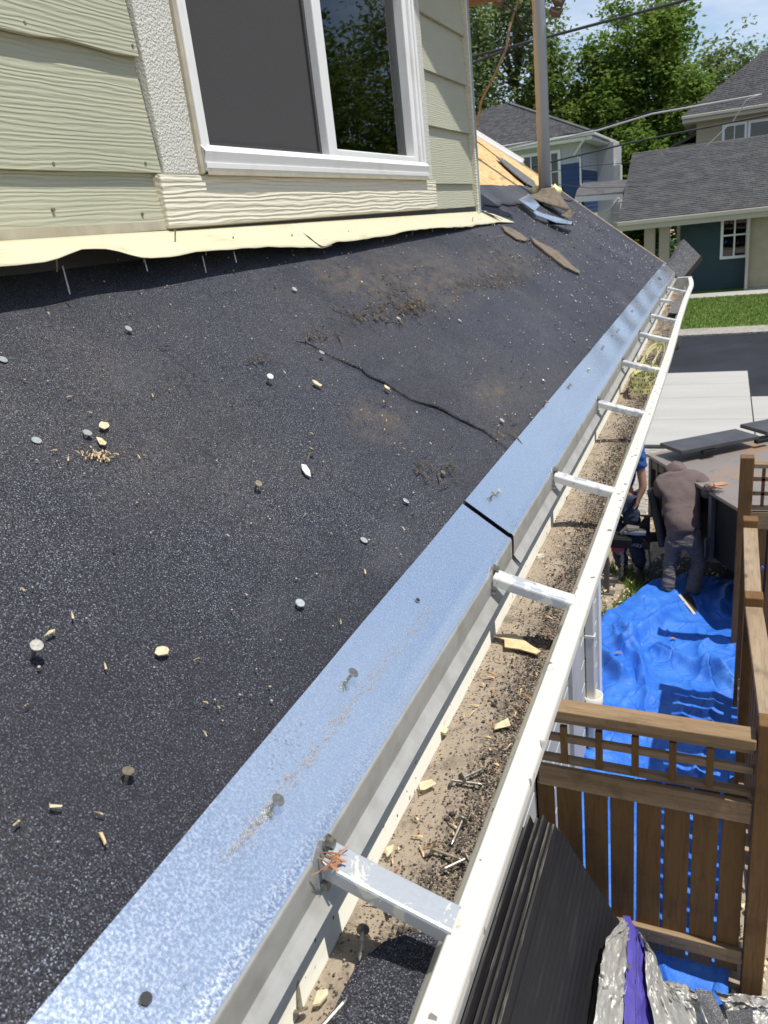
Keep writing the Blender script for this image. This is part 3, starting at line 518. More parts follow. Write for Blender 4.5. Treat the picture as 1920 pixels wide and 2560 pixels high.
# ---- nails
def nailmesh(name, hr, hl, L, rs, tip=True):
    b = MB(); n = 12; prof = [(0, 0), (hr * .92, 0), (hr, -.0006), (hr, -hl), (rs * 1.2, -hl - .0006), (rs, -hl - .002), (rs, -L + .004), (.0003, -L)]
    vs = []
    for r, z in prof: vs += [(r * math.cos(2 * PI * k / n), r * math.sin(2 * PI * k / n), z) for k in range(n)]
    b.add(vs, [(i * n + k, i * n + (k + 1) % n, (i + 1) * n + (k + 1) % n, (i + 1) * n + k) for i in range(len(prof) - 1) for k in range(n)])
    me = bpy.data.meshes.new(name); me.from_pydata(b.v, [], b.f[::1]); me.polygons.foreach_set('use_smooth', [False] * len(me.polygons)); return me
NM = nailmesh('roofing_nail', .0056, .0012, .032, .0016); NM.materials.append(MAT['steel_head'])
NB = nailmesh('box_nail', .0058, .0013, .045, .0017); NB.materials.append(MAT['steel'])
ND = nailmesh('dull_nail', .0050, .0014, .03, .0017); ND.materials.append(MAT['steel_old'])
felt_o = [c for c in roof.children if c.name.startswith('roofing_felt')][0]
for (u, v, hgt, tx, ty, me) in [(8, 897, .004, .1, .1, NM), (322, 820, .008, .2, .1, NM), (92, 1099, .003, 0, .05, NM), (219, 1080, .008, -.05, .1, NM), (737, 722, .006, .3, -.1, NM), (676, 940, .013, .15, -.35, NM), (805, 880, .012, .0, .1, NM), (780, 1121, .012, -.3, .5, ND), (997, 795, .006, 0, 0, NM), (1256, 1050, .008, .2, 0, NM), (959, 688, .008, 0, .5, ND), (1040, 668, .008, .2, .4, ND), (92, 1612, .017, .05, -.1, NB), (1016, 1251, .006, .1, .2, NM), (911, 1349, .004, .0, .1, NM), (751, 1506, .008, .0, -.1, NM), (647, 1208, .012, .3, -.2, ND), (1109, 1180, .008, .3, .1, ND), (321, 1925, .010, -.3, .2, ND), (1150, 800, .006, .1, .1, NM), (1230, 690, .006, .1, .1, NM), (1325, 600, .006, .1, .1, NM), (1400, 705, .005, .1, .1, NM), (1430, 738, .005, .1, .1, NM), (1440, 752, .005, .1, .1, NM), (1475, 870, .006, .1, .2, ND), (1360, 950, .007, .1, .2, NM), (1438, 850, .006, .3, .2, ND), (1170, 590, .006, 0, .3, ND), (1300, 640, .006, .1, .3, NM), (1530, 640, .005, .1, .1, NM), (1492, 560, .005, .1, .1, NM)]:
    p = PR(u, v, hgt); inst('nail', me, felt_o, frame(p, Vector(RN) + Vector((tx, ty, 0)), scale=1.0))
for (u, v, hgt, me, k) in [(697, 1998, .011, NB, 0), (885, 1680, .012, NB, 0), (1235, 1234, .006, ND, 1), (1251, 1225, .006, NM, 1), (1368, 1003, .008, ND, 1), (1427, 960, .006, ND, 1), (1474, 921, .006, NM, 1), (1510, 865, .005, ND, 1), (1532, 836, .005, ND, 1), (1548, 822, .005, ND, 1), (1582, 775, .005, ND, 2), (1628, 703, .005, ND, 2), (1645, 698, .005, ND, 2)]:
    p = PR(u, v, hgt + .008); inst('nail', me, drips[k], frame(p, Vector(RN) + Vector((.1, .12, 0)), scale=1))
for (u, v) in [(365, 2496), (1045, 1499)]:                # pulled nail holes with a raised lip
    p = PR(u, v, .0092); b = MB(); b.tube([p, p + RN * .0004], .0042 if v > 2000 else .0025, 10); b.build('nail_hole', MAT['rubber'], drips[0])
    if v > 2000: continue
    b = MB(); n = 14; vs = []
    for rr, hh in ((.0036, .0002), (.0050, .0004), (.0066, -.0004)):
        vs += [p + RN * (hh * (1.2 if k < 7 else .2) - .0005) + (RD * math.cos(2 * PI * k / n) + np.array([0, 1, 0]) * math.sin(2 * PI * k / n)) * rr * (1 if v > 2000 else .6) for k in range(n)]
    b.add(vs, [(i * n + k, i * n + (k + 1) % n, (i + 1) * n + (k + 1) % n, (i + 1) * n + k) for i in range(2) for k in range(n)]).build('dent', MAT['galv'], drips[0], smooth=True)
# nails standing through the cream flashing
for (u, v) in [(138, 661), (356, 640), (435, 590), (512, 624), (580, 608), (727, 600), (868, 590), (966, 584), (1029, 580), (1080, 572), (1138, 568), (1180, 552)]:
    p = PX(u, v, -.868); b = MB(); b.tube([p - np.array([0, 0, .01]), p + np.array([.004, .002, .012])], .0013, 6); b.build('bent_nail', MAT['steel_old'], house)
for (u, v, l) in [(160, 680, .03), (508, 652, .02), (586, 640, .012), (362, 655, .014)]:
    p = PX(u, v, -.838); MB().tube([p + np.array([0, 0, .008]), p + np.array([.004, -.003, -l])], .0012, 6).build('bent_nail', MAT['steel'], house)
# ================================================================== GUTTER
gutter = thing('gutter', (-.23, -.4, CZ - .6), 'cream box gutter with a white rolled lip, half filled with grit, along the eave', 'gutter')
GY0, GY1 = -.4, 5.40
def gw(y):                                               # sideways wander and sag of the front
    return .010 * math.sin((y - .2) * 1.15) * min(1, max(0, (y - 1.5) / 2)) + (-.030 * max(0, (y - 4.9) / .5) ** 1.5 if y > 4.9 else 0) + .0015 * (fbm(y * 4, 1, 2) - .5)
def extr(prof, ys, wob):
    return [[(x + (gw(y) * w if wob else 0), y, CZ + z) for (x, z, w) in prof] for y in ys]
ys = np.linspace(GY0, GY1, 150)
MB().grid(extr([(-.2895, -.478, 0), (-.2895, -.60, 0), (-.27, -.605, 0), (-.215, -.605, 1), (-.2035, -.595, 1), (-.2005, -.575, 1), (-.196, -.557, 1), (-.185, -.545, 1), (-.176, -.535, 1), (-.172, -.52, 1), (-.1705, -.508, 1)], ys, 1)).build('trough', MAT['gutter'], gutter, smooth=True, solid=.0009)
MB().grid(extr([(-.1735, -.5125, 1), (-.1735, -.5050, 1), (-.1722, -.5036, 1), (-.1530, -.5022, 1), (-.1508, -.5032, 1), (-.1500, -.5055, 1), (-.1502, -.516, 1), (-.1525, -.5185, 1), (-.157, -.5185, 1)], ys, 1)).build('lip', MAT['lip'], gutter, solid=.0009)
ge = gw(GY1)
MB().prism([(-.289, GY1, CZ - .60), (-.21 + ge, GY1, CZ - .60), (-.18 + ge, GY1, CZ - .54), (-.165 + ge, GY1, CZ - .505), (-.289, GY1, CZ - .50)], (0, .002, 0)).build('end_cap', MAT['lip'], gutter)
MB().bar((-.235 + ge, GY1, CZ - .502), (-.150 + ge, GY1, CZ - .502), .016, .007).build('end_lip', MAT['lip'], gutter, bevel=.002)
# hanger brackets
def bracket(y, k):
    xa, xb = -.2785, -.1700 + gw(y); za, zb = CZ - .470, CZ - .5005
    if k == 7: xb = xa + .055; zb = za - .012
    dy = -.006 if k == 0 else 0
    top = MB(); W_ = .0125; fl_ = .013
    N = 10; rows = []
    for i in range(N + 1):
        t = i / N; x = xa + (xb - xa) * t; z = za + (zb - za) * t - .0010 * math.sin(PI * t)
        yy = y + dy * t; pts = [(yy + W_, -.006), (yy + W_, -.001), (yy + W_ - .001, 0), (yy - W_ + .0025, 0), (yy - W_ + .0008, -.0008), (yy - W_, -.0025), (yy - W_ - .001, -fl_), (yy - W_ + .003, -fl_ - .0012)]
        rows.append([(x, p[0], z + p[1]) for p in pts])
    o = top.grid(rows).build('hanger_bracket', MAT['bracket'] if k == 0 else MAT['bracket_white'], gutter, smooth=False, solid=.0011)
    if k != 7:
        MB().prism([(xa - .0055, y - .017, za - .034), (xa - .0055, y + .012, za - .034), (xa - .0055, y + .012, za + .008), (xa - .0055, y - .006, za + .015), (xa - .0055, y - .017, za + .006)], (.0012, 0, 0)).build('mounting_plate', MAT['bracket'], o)
    c = np.array([xa - .004, y + .006, za + .004])
    MB().tube([c, c + (.0016, 0, 0)], .0068, 14).tube([c + (.0016, 0, 0), c + (.0075, 0, 0)], .0042, 6).build('bolt', MAT['steel'], o)
    c = np.array([xa - .004, y - .010, za - .026]); MB().tube([c, c + (.006, 0, 0)], .0040, 6).build('bolt', MAT['steel'], o)
BY = [.418, .950, 1.395, 1.975, 2.51, 3.06, 3.545, 4.08, 4.60]
for k, y in enumerate(BY): bracket(y, k)
# silt
xs_ = np.linspace(0, 1, 22); yy_ = np.linspace(GY0, GY1 - .02, 420); rows = []
for y in yy_:
    xa, xb = -.2885, -.2005 + gw(y)
    rows.append([(xa + (xb - xa) * t, y, CZ - .5785 + .008 * t * (1 - t) * 4 * fbm(y * 4, 3, 3) + .006 * (fbm(t * 5, y * 40, 17) - .4) * math.sin(PI * min(1, t + .05)) + .0025 * (vnoise(t * 30, y * 280, 8) - .5)) for t in xs_])
MB().grid(rows).build('gutter_silt', MAT['silt'], smooth=True, kind='stuff')
def sz(x, y): return CZ - .5735
OCT_V = np.array([(1, 0, 0), (0, 1, 0), (-1, 0, 0), (0, -1, 0), (0, 0, .8), (0, 0, -.8)]); OCT_F = np.array([(0, 1, 4), (1, 2, 4), (2, 3, 4), (3, 0, 4), (1, 0, 5), (2, 1, 5), (3, 2, 5), (0, 3, 5)])
def grains(name, P, sizes, mat, parent=None):
    n = len(P); V = OCT_V[None] * sizes[:, None, None] * RNG.uniform(.6, 1.3, (n, 6, 1)); a = RNG.uniform(0, PI, n); c, s = np.cos(a), np.sin(a)
    x = V[:, :, 0] * c[:, None] - V[:, :, 1] * s[:, None]; y = V[:, :, 0] * s[:, None] + V[:, :, 1] * c[:, None]
    V = np.stack([x, y, V[:, :, 2]], 2) + P[:, None]; F = OCT_F[None] + (np.arange(n) * 6)[:, None, None]
    return npmesh(name, V.reshape(-1, 3), F.reshape(-1, 3), mat, parent, 'stuff')
n = 7000; y = .15 + 3.0 * RNG.random(n) ** 1.6; t = np.clip(1 - np.abs(RNG.normal(0, .35, n)), .02, .99)
grains('granules', np.c_[-.286 + .084 * t, y, CZ - .5735 + .002 * RNG.random(n)], RNG.uniform(.0006, .0017, n) * (1 + .2 * y), MAT['grain_dark'])
n = 2600; y = .15 + 2.6 * RNG.random(n) ** 1.5
grains('pale_grit', np.c_[-.286 + .084 * RNG.random(n), y, CZ - .573 + .002 * RNG.random(n)], RNG.uniform(.0005, .0013, n) * (1 + .2 * y), MAT['grain_tan'])
n = 90; y = .3 + 1.6 * RNG.random(n); t = RNG.uniform(.45, .95, n)
grains('dirt_clods', np.c_[-.286 + .084 * t, y, np.full(n, CZ - .571)], RNG.uniform(.002, .0045, n), MAT['grain_dark'])
# needles, splinters
def splinters(name, pts, mat, lmin, lmax, up=np.array([0, 0, 1.]), parent=None, wmul=1):
    b = MB()
    for p in pts:
        a = random.uniform(0, PI); L_ = random.uniform(lmin, lmax); w = random.uniform(.0006, .0014) * wmul
        e1 = np.cross(up, (1, .2, .1)); e1 /= np.linalg.norm(e1); e2 = np.cross(up, e1); d = e1 * math.cos(a) + e2 * math.sin(a); c = np.cross(up, d)
        q = p + up * .0012; b.add([q - d * L_ / 2 - c * w, q + d * L_ / 2 - c * w * .6, q + d * L_ / 2 + c * w * .6 + up * .001, q - d * L_ / 2 + c * w, q + up * .0022], [(0, 1, 4), (1, 2, 4), (2, 3, 4), (3, 0, 4)])
    return b.build(name, mat, parent, kind='stuff')
splinters('wood_shreds', [np.array([random.uniform(-.275, -.205), y, CZ - .572]) for y in [.2 + 1.9 * random.random() ** 1.4 for _ in range(85)]], MAT['chip'], .005, .017)
splinters('pine_needles', [np.array([random.uniform(-.285, -.205), y, CZ - .572]) for y in [.2 + 4.6 * random.random() for _ in range(170)]], MAT['chip_red'], .006, .022)
splinters('far_litter', [np.array([random.uniform(-.28, -.205), random.uniform(2.2, 5.2), CZ - .570]) for _ in range(240)], MAT['dirt_scrap'], .008, .030, wmul=2.4)
splinters('far_leaf_litter', [np.array([random.uniform(-.28, -.205), random.uniform(2.6, 5.3), CZ - .570]) for _ in range(240)], MAT['soil'], .01, .035, wmul=3)
ZS = CZ - .5705
def flake(name, pix, label, cat, mat, plane='S', lift=.002, th=.0018, group=None, curl=.0015):
    pts = [(PZ(u, v, ZS + lift) if plane == 'S' else PR(u, v, lift + .003)) for u, v in pix]
    c = sum(pts) / len(pts); nrm = np.array([0, 0, 1.]) if plane == 'S' else RN
    b = MB(); n = len(pts); mid = [c + (p - c) * .55 + nrm * curl * random.uniform(.3, 1.5) for p in pts]; rim = [p + nrm * curl * random.uniform(-.3, 1.3) for p in pts]
    vs = rim + mid + [c + nrm * curl]; fs = [(i, (i + 1) % n, n + (i + 1) % n, n + i) for i in range(n)] + [(n + i, n + (i + 1) % n, 2 * n) for i in range(n)]
    o = b.add(vs, fs).build(name, mat, solid=th); return tag(o, label, cat, group)
flake('wood_flake', [(1228, 1588), (1290, 1586), (1325, 1612), (1352, 1630), (1340, 1637), (1300, 1626), (1262, 1618), (1262, 1602)], 'large torn orange wood flake on the grit below the second nearest gutter bracket', 'wood flake', MAT['chip'])
flake('paper_scrap', [(1048, 1958), (1078, 1949), (1092, 1962), (1062, 1975), (1051, 1978)], 'square tan scrap on the pale silt halfway between the two nearest brackets', 'scrap', MAT['chip_pale'], th=.001)
flake('paper_scrap', [(960, 2120), (985, 2113), (980, 2132), (968, 2142)], 'small tan scrap lying just beyond the nearest gutter bracket', 'scrap', MAT['chip_pale'], th=.001)
flake('paper_scrap', [(962, 2268), (988, 2266), (985, 2280), (972, 2292)], 'tan corner scrap on the silt just in front of the nearest gutter bracket', 'scrap', MAT['chip_pale'], th=.001)
flake('paper_scrap', [(1238, 1812), (1270, 1797), (1276, 1815), (1250, 1822), (1236, 1826)], 'kinked yellowish scrap against the front wall of the gutter', 'scrap', MAT['chip_pale'])
flake('bark_chip', [(1097, 1818), (1110, 1817), (1122, 1826), (1114, 1836), (1098, 1830)], 'pale oval bark chip beside the back wall of the gutter', 'bark chip', MAT['chip_pale'])
flake('bark_chip', [(795, 2480), (820, 2478), (822, 2490), (800, 2515), (783, 2518)], 'biggest brown bark chip near the bottom of the gutter', 'bark chip', MAT['chip_pale'])
flake('felt_scrap', [(890, 2420), (960, 2362), (1020, 2345), (1110, 2330), (1125, 2360), (1100, 2440), (1060, 2520), (1040, 2600), (800, 2620), (850, 2500)], 'black granular felt scrap lying in the near end of the gutter', 'felt scrap', MAT['felt'], lift=.010, th=.003, curl=.003)
o = MB().prism([PZ(1686, 756, ZS + .022), PZ(1718, 748, ZS + .026), PZ(1712, 770, ZS + .024), PZ(1698, 786, ZS + .022), PZ(1670, 784, ZS + .02)], (0, 0, .004)).build('shingle_scrap', MAT['scrap']); tag(o, 'flat grey shingle scrap lying across the far end of the gutter', 'shingle scrap')
o = MB().tube([PZ(1664, 878, ZS + .02), PZ(1690, 868, ZS + .03), PZ(1702, 842, ZS + .035)], [.004, .012, .005], 6).build('curled_scrap', MAT['rubber']); tag(o, 'curled black strip in the gutter between the far brackets', 'scrap')
def loose_nail(p, q, label, mesh_r=.0017, mat='steel', hr=.0058):
    p = np.array(p); q = np.array(q); d = (q - p) / np.linalg.norm(q - p); b = MB(); b.tube([p, q - d * .004, q], [mesh_r, mesh_r, .0003], 8)
    o = b.build('loose_nail', MAT[mat]); tag(o, label, 'nail', 'loose nails in the gutter')
    MB().tube([p - d * .0013, p], hr, 12).build('nail_head', MAT[mat], o); return o
Z1 = ZS + .0045
loose_nail(PZ(1131, 1951, Z1), PZ(1206, 1961, Z1 - .002), 'loose bright nail lying across the grit with its head to the left')
loose_nail(PZ(1157, 1945, Z1 + .003), PZ(1210, 1921, Z1), 'loose nail crossing behind the bright one, pointing up and to the right')
loose_nail(PZ(1155, 2052, Z1 + .002), PZ(1129, 2111, Z1 - .002), 'loose brassy headed nail pointing down beside the orange shreds', mat='steel')
loose_nail(PZ(1083, 2123, Z1), PZ(1158, 2150, Z1 - .002), 'loose dark nail with its head on a black clod, past the nearest bracket', mat='steel_old')
loose_nail(PZ(1166, 2146, Z1 + .001), PZ(1103, 2176, Z1 - .002), 'loose grey nail reaching from the gutter front, past the nearest bracket')
loose_nail(PZ(907, 2325, Z1 + .004), PZ(899, 2402, Z1 + .010), 'loose nail lying in the shadow of the nearest bracket')
loose_nail(PZ(790, 2585, Z1 + .004), PZ(868, 2497, Z1 + .012), 'loose thick nail rising over the edge of the black felt scrap', mesh_r=.0022)
loose_nail(PZ(752, 2522, Z1 + .001), PZ(738, 2432, Z1 + .02), 'loose rusty nail standing head down at the bottom of the gutter', mat='steel_old')
o = splinters('needle_bundle', [np.array([-.272 + .006 * random.random(), .400 + .016 * random.random(), CZ - .4705 + .002 * i / 6]) for i in range(9)], MAT['chip_red'], .016, .028); 
# yellow printed ribbon tangle
tb = thing('ribbon_tangle', PZ(1615, 1000, ZS), 'tangled yellow wrapping ribbon with black print lying in the gutter', 'ribbon')
def ribbon(pix, w, lifts):
    pts = [PZ(u, v, ZS + l) for (u, v), l in zip(pix, lifts)]; b = MB(); rows = []
    P_ = []
    for i in range(len(pts) - 1):
        for s in range(5): P_.append(pts[i] + (pts[i + 1] - pts[i]) * s / 5)
    P_.append(pts[-1])
    for p in P_: rows.append([p + np.array([0, 0, w / 2]), p - np.array([0, .3 * w, w / 2])])
    return b.grid(rows)
cc = PZ(1612, 966, ZS + .012)
def coil(cx, cy, rx, ry, z0, tilt, a0, a1, w, ph=0):
    b = MB(); rows = []; N = 40; pr = MB(); ctr = []
    for i in range(N + 1):
        a = a0 + (a1 - a0) * i / N; p = cc + np.array([cx + rx * math.cos(a), cy + ry * math.sin(a), z0 + tilt * math.sin(a + ph) + .004 * math.sin(3 * a + ph)]); o_ = np.array([.15 * math.cos(a), .15 * math.sin(a), 1.0]); o_ /= np.linalg.norm(o_)
        rows.append([p - o_ * w / 2, p + o_ * w / 2]); ctr.append((p, o_))
    o = b.grid(rows).build('ribbon_strand', MAT['wrap'], tb, solid=.0005)
    for i in range(N):
        if i % 3 == 2: continue
        (p, q), (p2, q2) = ctr[i], ctr[i + 1]; out = np.array([0, 0, 0.])
        for side in (-1, 1):
            nn = np.cross(p2 - p, q); nn = nn / np.linalg.norm(nn) * .0006 * side; h = w * random.uniform(.14, .24); e0 = p * .85 + p2 * .15 + nn; e1 = p * .35 + p2 * .65 + nn
            pr.add([e0 - q * h, e1 - q * h, e1 + q * h, e0 + q * h], [(0, 1, 2, 3)])
    pr.build('print', MAT['ink'], o)
coil(-.004, .0, .040, .13, .012, .003, 0, 2 * PI, .017); coil(.0, .01, .041, .12, .030, .005, .3, 2 * PI + .2, .017, .6); coil(-.002, -.02, .038, .10, .047, .006, -.4, 2 * PI - .9, .016, 1.4)
coil(.012, .20, .030, .12, .050, .030, -.2, 2.8, .016, .4); coil(.016, .16, .018, .20, .062, .022, -1.2, 1.9, .015, 2.0); coil(-.01, .12, .022, .14, .04, .015, 2.0, 5.4, .015, 1.0)
# ================================================================== LOOSE BITS ON THE ROOF
def rflake(pix, label, name='bark_chip', cat='bark chip', mat='chip_pale', **k): return flake(name, pix, label, cat, MAT[mat], 'R', **k)
def oval(u, v, a, b, n=9): return [(u + a * math.cos(2 * PI * i / n) * random.uniform(.85, 1.1), v + b * math.sin(2 * PI * i / n) * random.uniform(.85, 1.1)) for i in range(n)]
rflake(oval(259, 1065, 14, 9), 'tan oval seed flake beside a nail head, above a small heap of shreds', 'seed_flake', 'seed flake')
rflake([(240, 1094), (252, 1097), (266, 1108), (262, 1115), (250, 1111)], 'pointed pale flake touching the small heap of orange shreds', 'seed_flake', 'seed flake')
rflake(oval(404, 1629, 18, 13), 'lone round tan flake in the middle of the near felt', 'seed_flake', 'seed flake')
rflake([(752, 1163), (764, 1165), (773, 1178), (776, 1192), (764, 1186), (755, 1176)], 'white feather shaped plastic sliver on the felt', 'plastic_sliver', 'plastic sliver', 'vinyl')
rflake([(111, 1591), (122, 1582), (136, 1575), (134, 1583), (120, 1588)], 'slim pale sliver just above the upright nail at the left edge', 'wood_sliver', 'wood sliver')
rflake([(122, 2012), (136, 2014), (154, 2016), (152, 2021), (136, 2022), (125, 2018)], 'pale sliver at the lower left of the felt, near the drip metal', 'wood_sliver', 'wood sliver')
rflake([(249, 2081), (253, 2083), (265, 2110), (262, 2112)], 'thin upright splinter lowest on the felt', 'wood_sliver', 'wood sliver', 'chip')
rflake([(779, 952), (790, 955), (804, 965), (800, 967), (786, 961)], 'orange splinter just below the felt tear', 'wood_sliver', 'wood sliver', 'chip')
rflake([(960, 963), (974, 970), (973, 975), (962, 970)], 'orange chip wedged in the felt tear', 'wood_chip', 'wood chip', 'chip', lift=.006)
def near_pts(u, v, su, sv, n, lift=.0045): return [PR(u + random.gauss(0, su), v + random.gauss(0, sv), lift) for _ in range(n)]
hp = near_pts(245, 1140, 26, 7, 46); splinters('shred_heap', hp, MAT['chip'], .002, .008, RN, wmul=.8)
splinters('felt_chips', [PR(u, v, .0045) for u, v in [(120, 785), (395, 818), (167, 924), (240, 958), (172, 994), (222, 1033), (380, 990), (360, 1140), (345, 1143), (135, 1128), (170, 1148), (245, 1242), (702, 828), (710, 932), (790, 862), (954, 1040), (965, 1052), (960, 1075), (958, 1005), (1000, 1110), (1008, 1123), (1030, 1131), (775, 1055), (777, 1085), (1075, 1110), (985, 1265), (1006, 1322), (850, 1555), (512, 1758), (545, 1770), (490, 1650), (262, 1667), (180, 1540), (55, 1475), (65, 1765), (510, 1835), (567, 1340), (911, 1430), (245, 2035), (40, 2060)]], MAT['chip'], .003, .008, RN, wmul=.8)
splinters('black_shreds', [PR(u, v, .005) for u, v in [(415, 868), (485, 940), (960, 1010), (930, 815), (890, 800), (970, 795), (1000, 812)] ], MAT['rubber'], .010, .022, RN, wmul=.8)
# dirt swept into ridges up the roof
ridge = []
for (u, v, su, sv, n) in [(940, 785, 60, 14, 240), (1040, 765, 24, 10, 160), (1000, 740, 40, 22, 130), (1215, 712, 45, 9, 190), (1265, 690, 35, 8, 120), (1340, 655, 30, 10, 90), (800, 840, 30, 6, 50), (1060, 1190 - 20, 22, 16, 46), (1255, 1080, 22, 14, 40), (1120, 1180, 22, 14, 30), (640, 895, 14, 5, 20)]: ridge += [(u + random.gauss(0, su), v + random.gauss(0, sv)) for _ in range(n)]
R_ = np.array([PR(u, v, .004) for u, v in ridge]); grains('swept_dirt', R_, RNG.uniform(.0007, .0026, len(R_)) * np.where(R_[:, 1] > 1.6, 1.0, .5), MAT['soil'])
splinters('dirt_shreds', [PR(u, v, .006) for u, v in random.sample(ridge, 300)], MAT['soil'], .008, .035, RN, wmul=1.2)
splinters('ridge_chips', [PR(u, v, .008) for u, v in random.sample(ridge, 36)], MAT['dirt_scrap'], .005, .015, RN, wmul=1.4)
n = 800; px = RNG.uniform(-.93, -.36, n); py = .2 + 5.2 * RNG.random(n) ** 1.3
G_ = np.array([RP(a, b, .0045) for a, b in zip(px, py) if b < rake_y(a) - .05]); grains('roof_grit', G_, RNG.uniform(.0006, .0016, len(G_)) * (1 + .45 * G_[:, 1]), MAT['grain_tan'])
n = 420; px = RNG.uniform(-.93, -.36, n); py = .5 + 4.9 * RNG.random(n) ** .8
G_ = np.array([RP(a, b, .005) for a, b in zip(px, py)]); grains('black_crumbs', G_, RNG.uniform(.0008, .0019, len(G_)) * (1 + .3 * G_[:, 1]), MAT['rubber'])
n = 170; px = RNG.uniform(-.93, -.36, n); py = 1.2 + 4.2 * RNG.random(n) ** .7
G_ = np.array([RP(a, b, .0055) for a, b in zip(px, py)]); grains('white_crumbs', G_, RNG.uniform(.0007, .0016, len(G_)) * (1 + .35 * G_[:, 1]), MAT['vinyl'])
n = 500; t = RNG.random(n); gx = []; 
for k in range(n):
    u = 560 + 520 * t[k]; v = 2190 - 640 * t[k] - 25; gx.append(PR(u + random.gauss(0, 7) - 8, v + random.gauss(0, 14), .0098))
grains('grit_on_metal', np.array(gx), RNG.uniform(.0004, .0011, n), MAT['grain_tan'])
# torn paper strips
st1 = [(1253, 566), (1275, 572), (1300, 585), (1318, 600), (1312, 605), (1290, 600), (1262, 580)]
o = MB().prism([PR(u, v, .004) for u, v in st1], RN * .005).build('torn_strip', MAT['dirt_scrap']); tag(o, 'shorter brown torn strip of felt backing next to the flashing end', 'torn strip')
st2 = [(1324, 594), (1345, 608), (1390, 630), (1412, 650), (1425, 664), (1448, 682), (1446, 687), (1410, 670), (1365, 635), (1335, 610)]
o = MB().prism([PR(u, v, .004) for u, v in st2], RN * .007).build('torn_strip', MAT['dirt_scrap']); tag(o, 'longer brown torn strip of felt backing pointing down the roof', 'torn strip')
# black felt remnant hanging on the sheathing and yellow foam lumps by the mast
o = MB().prism([PR(u, v, .012) for u, v in [(1240, 393), (1262, 402), (1335, 455), (1340, 474), (1318, 462), (1290, 440), (1262, 415)]], RN * .006).build('felt_remnant', MAT['scrap']); tag(o, 'black felt remnant curling on the bare sheathing left of the mast', 'felt remnant')
def lump(name, u, v, r, label, cat, mat):
    p = PR(u, v, r * .6); bm = bmesh.new(); bmesh.ops.create_icosphere(bm, subdivisions=2, radius=r)
    for w in bm.verts: w.co *= .75 + .6 * vnoise(w.co.x * 70 + 9, w.co.y * 70 + w.co.z * 55, 3)
    me = bpy.data.meshes.new(name); bm.to_mesh(me); bm.free(); o = link(name, me, mat, None, True); o.location = p; return tag(o, label, cat)
lump('foam_lump', 1338, 480, .035, 'yellow foam lump left of the mast foot', 'foam lump', MAT['wrap']); lump('foam_lump', 1388, 480, .04, 'yellow foam lump behind the mast foot, right of the pole', 'foam lump', MAT['wrap'])
# black scrap standing on the eave corner at the far end
sc = thing('shingle_piece', PR(1680, 690, .02), 'black folded shingle piece standing on edge at the far roof corner', 'shingle piece')
q = [PY(1668, 672, 5.44), PY(1712, 600, 5.52), PY(1752, 640, 5.50), PY(1703, 700, 5.42)]
MB().prism(q, (-.012, .02, .004)).build('face', MAT['scrap'], sc); MB().prism([q[0], q[1], q[1] + np.array([-.03, .10, -.012]), q[0] + np.array([-.03, .10, -.012])], (0, .004, .004)).build('fold', MAT['scrap'], sc)
MB().prism([q[2], q[3], q[3] + np.array([.01, .05, -.03]), q[2] + np.array([.01, .05, -.03])], (0, .004, .004)).build('fold', MAT['rubber'], sc)
# ================================================================== SERVICE MAST
MBASE = PR(1364, 512); mx_, my_ = MBASE[0], MBASE[1]
mast = thing('service_mast', MBASE, 'tall galvanised service mast with rust streaks rising through the roof', 'mast')
MB().tube([MBASE + (0, 0, -.3), MBASE + (.0, 0, 2.6)], .034, 28).build('pole', MAT['mast'], mast, smooth=True)
fp = [PR(1295, 497, .075), PR(1330, 487, .11), PR(1352, 512, .095), PR(1395, 540, .085), PR(1432, 553, .075), PR(1430, 570, .05), PR(1390, 556, .03), PR(1345, 535, .02)]
b = MB(); b.prism([PR(1296, 500, .03), PR(1322, 486, .045), PR(1349, 515, .05), PR(1335, 528, .03)], RN * .003)
b.build('flashing_plate', MAT['galv'], mast)
MB().prism([PR(1296, 500, .028), PR(1336, 526, .03), PR(1360, 536, .03), PR(1398, 546, .036), PR(1430, 556, .05), PR(1428, 562, .048), PR(1390, 557, .03), PR(1340, 538, .022)], RN * .003).build('flashing_plate', MAT['galv'], mast)
ce = MBASE + np.array([.02, -.02, .0]); rows = []
for j in range(9):
    t = j / 8; rr = .036 + .085 * t ** 1.3; rows.append([ce + np.array([math.cos(a) * rr * 1.0, math.sin(a) * rr, .085 - .075 * t - .45 * rr * math.cos(a) * t]) for a in np.linspace(0, 2 * PI, 25)])
MB().grid(rows).build('boot', MAT['dirt_scrap'], mast, smooth=True, solid=.004)
MB().prism([PR(1402, 538, .06), PR(1428, 520, .10), PR(1436, 530, .085), PR(1424, 548, .06)], RN * .003).build('torn_collar', MAT['dirt_scrap'], mast)
MB().prism([PR(1360, 536, .028), PR(1432, 556, .052), PR(1434, 562, .03), PR(1375, 560, .012)], RN * -.003).build('boot_skirt', MAT['rubber'], mast)
hd = MBASE + np.array([0, 0, 1.0])
def cable(name, pts, r, label, mat='cable', sag=0, n=14):
    P_ = []
    for i in range(len(pts) - 1):
        for s in range(n): t = s / n; P_.append(pts[i] * (1 - t) + pts[i + 1] * t - np.array([0, 0, sag * 4 * t * (1 - t)]))
    P_.append(pts[-1]); o = MB().tube(P_, r, 8).build(name, MAT[mat], smooth=True); return tag(o, label, 'cable')
my = MBASE[1]
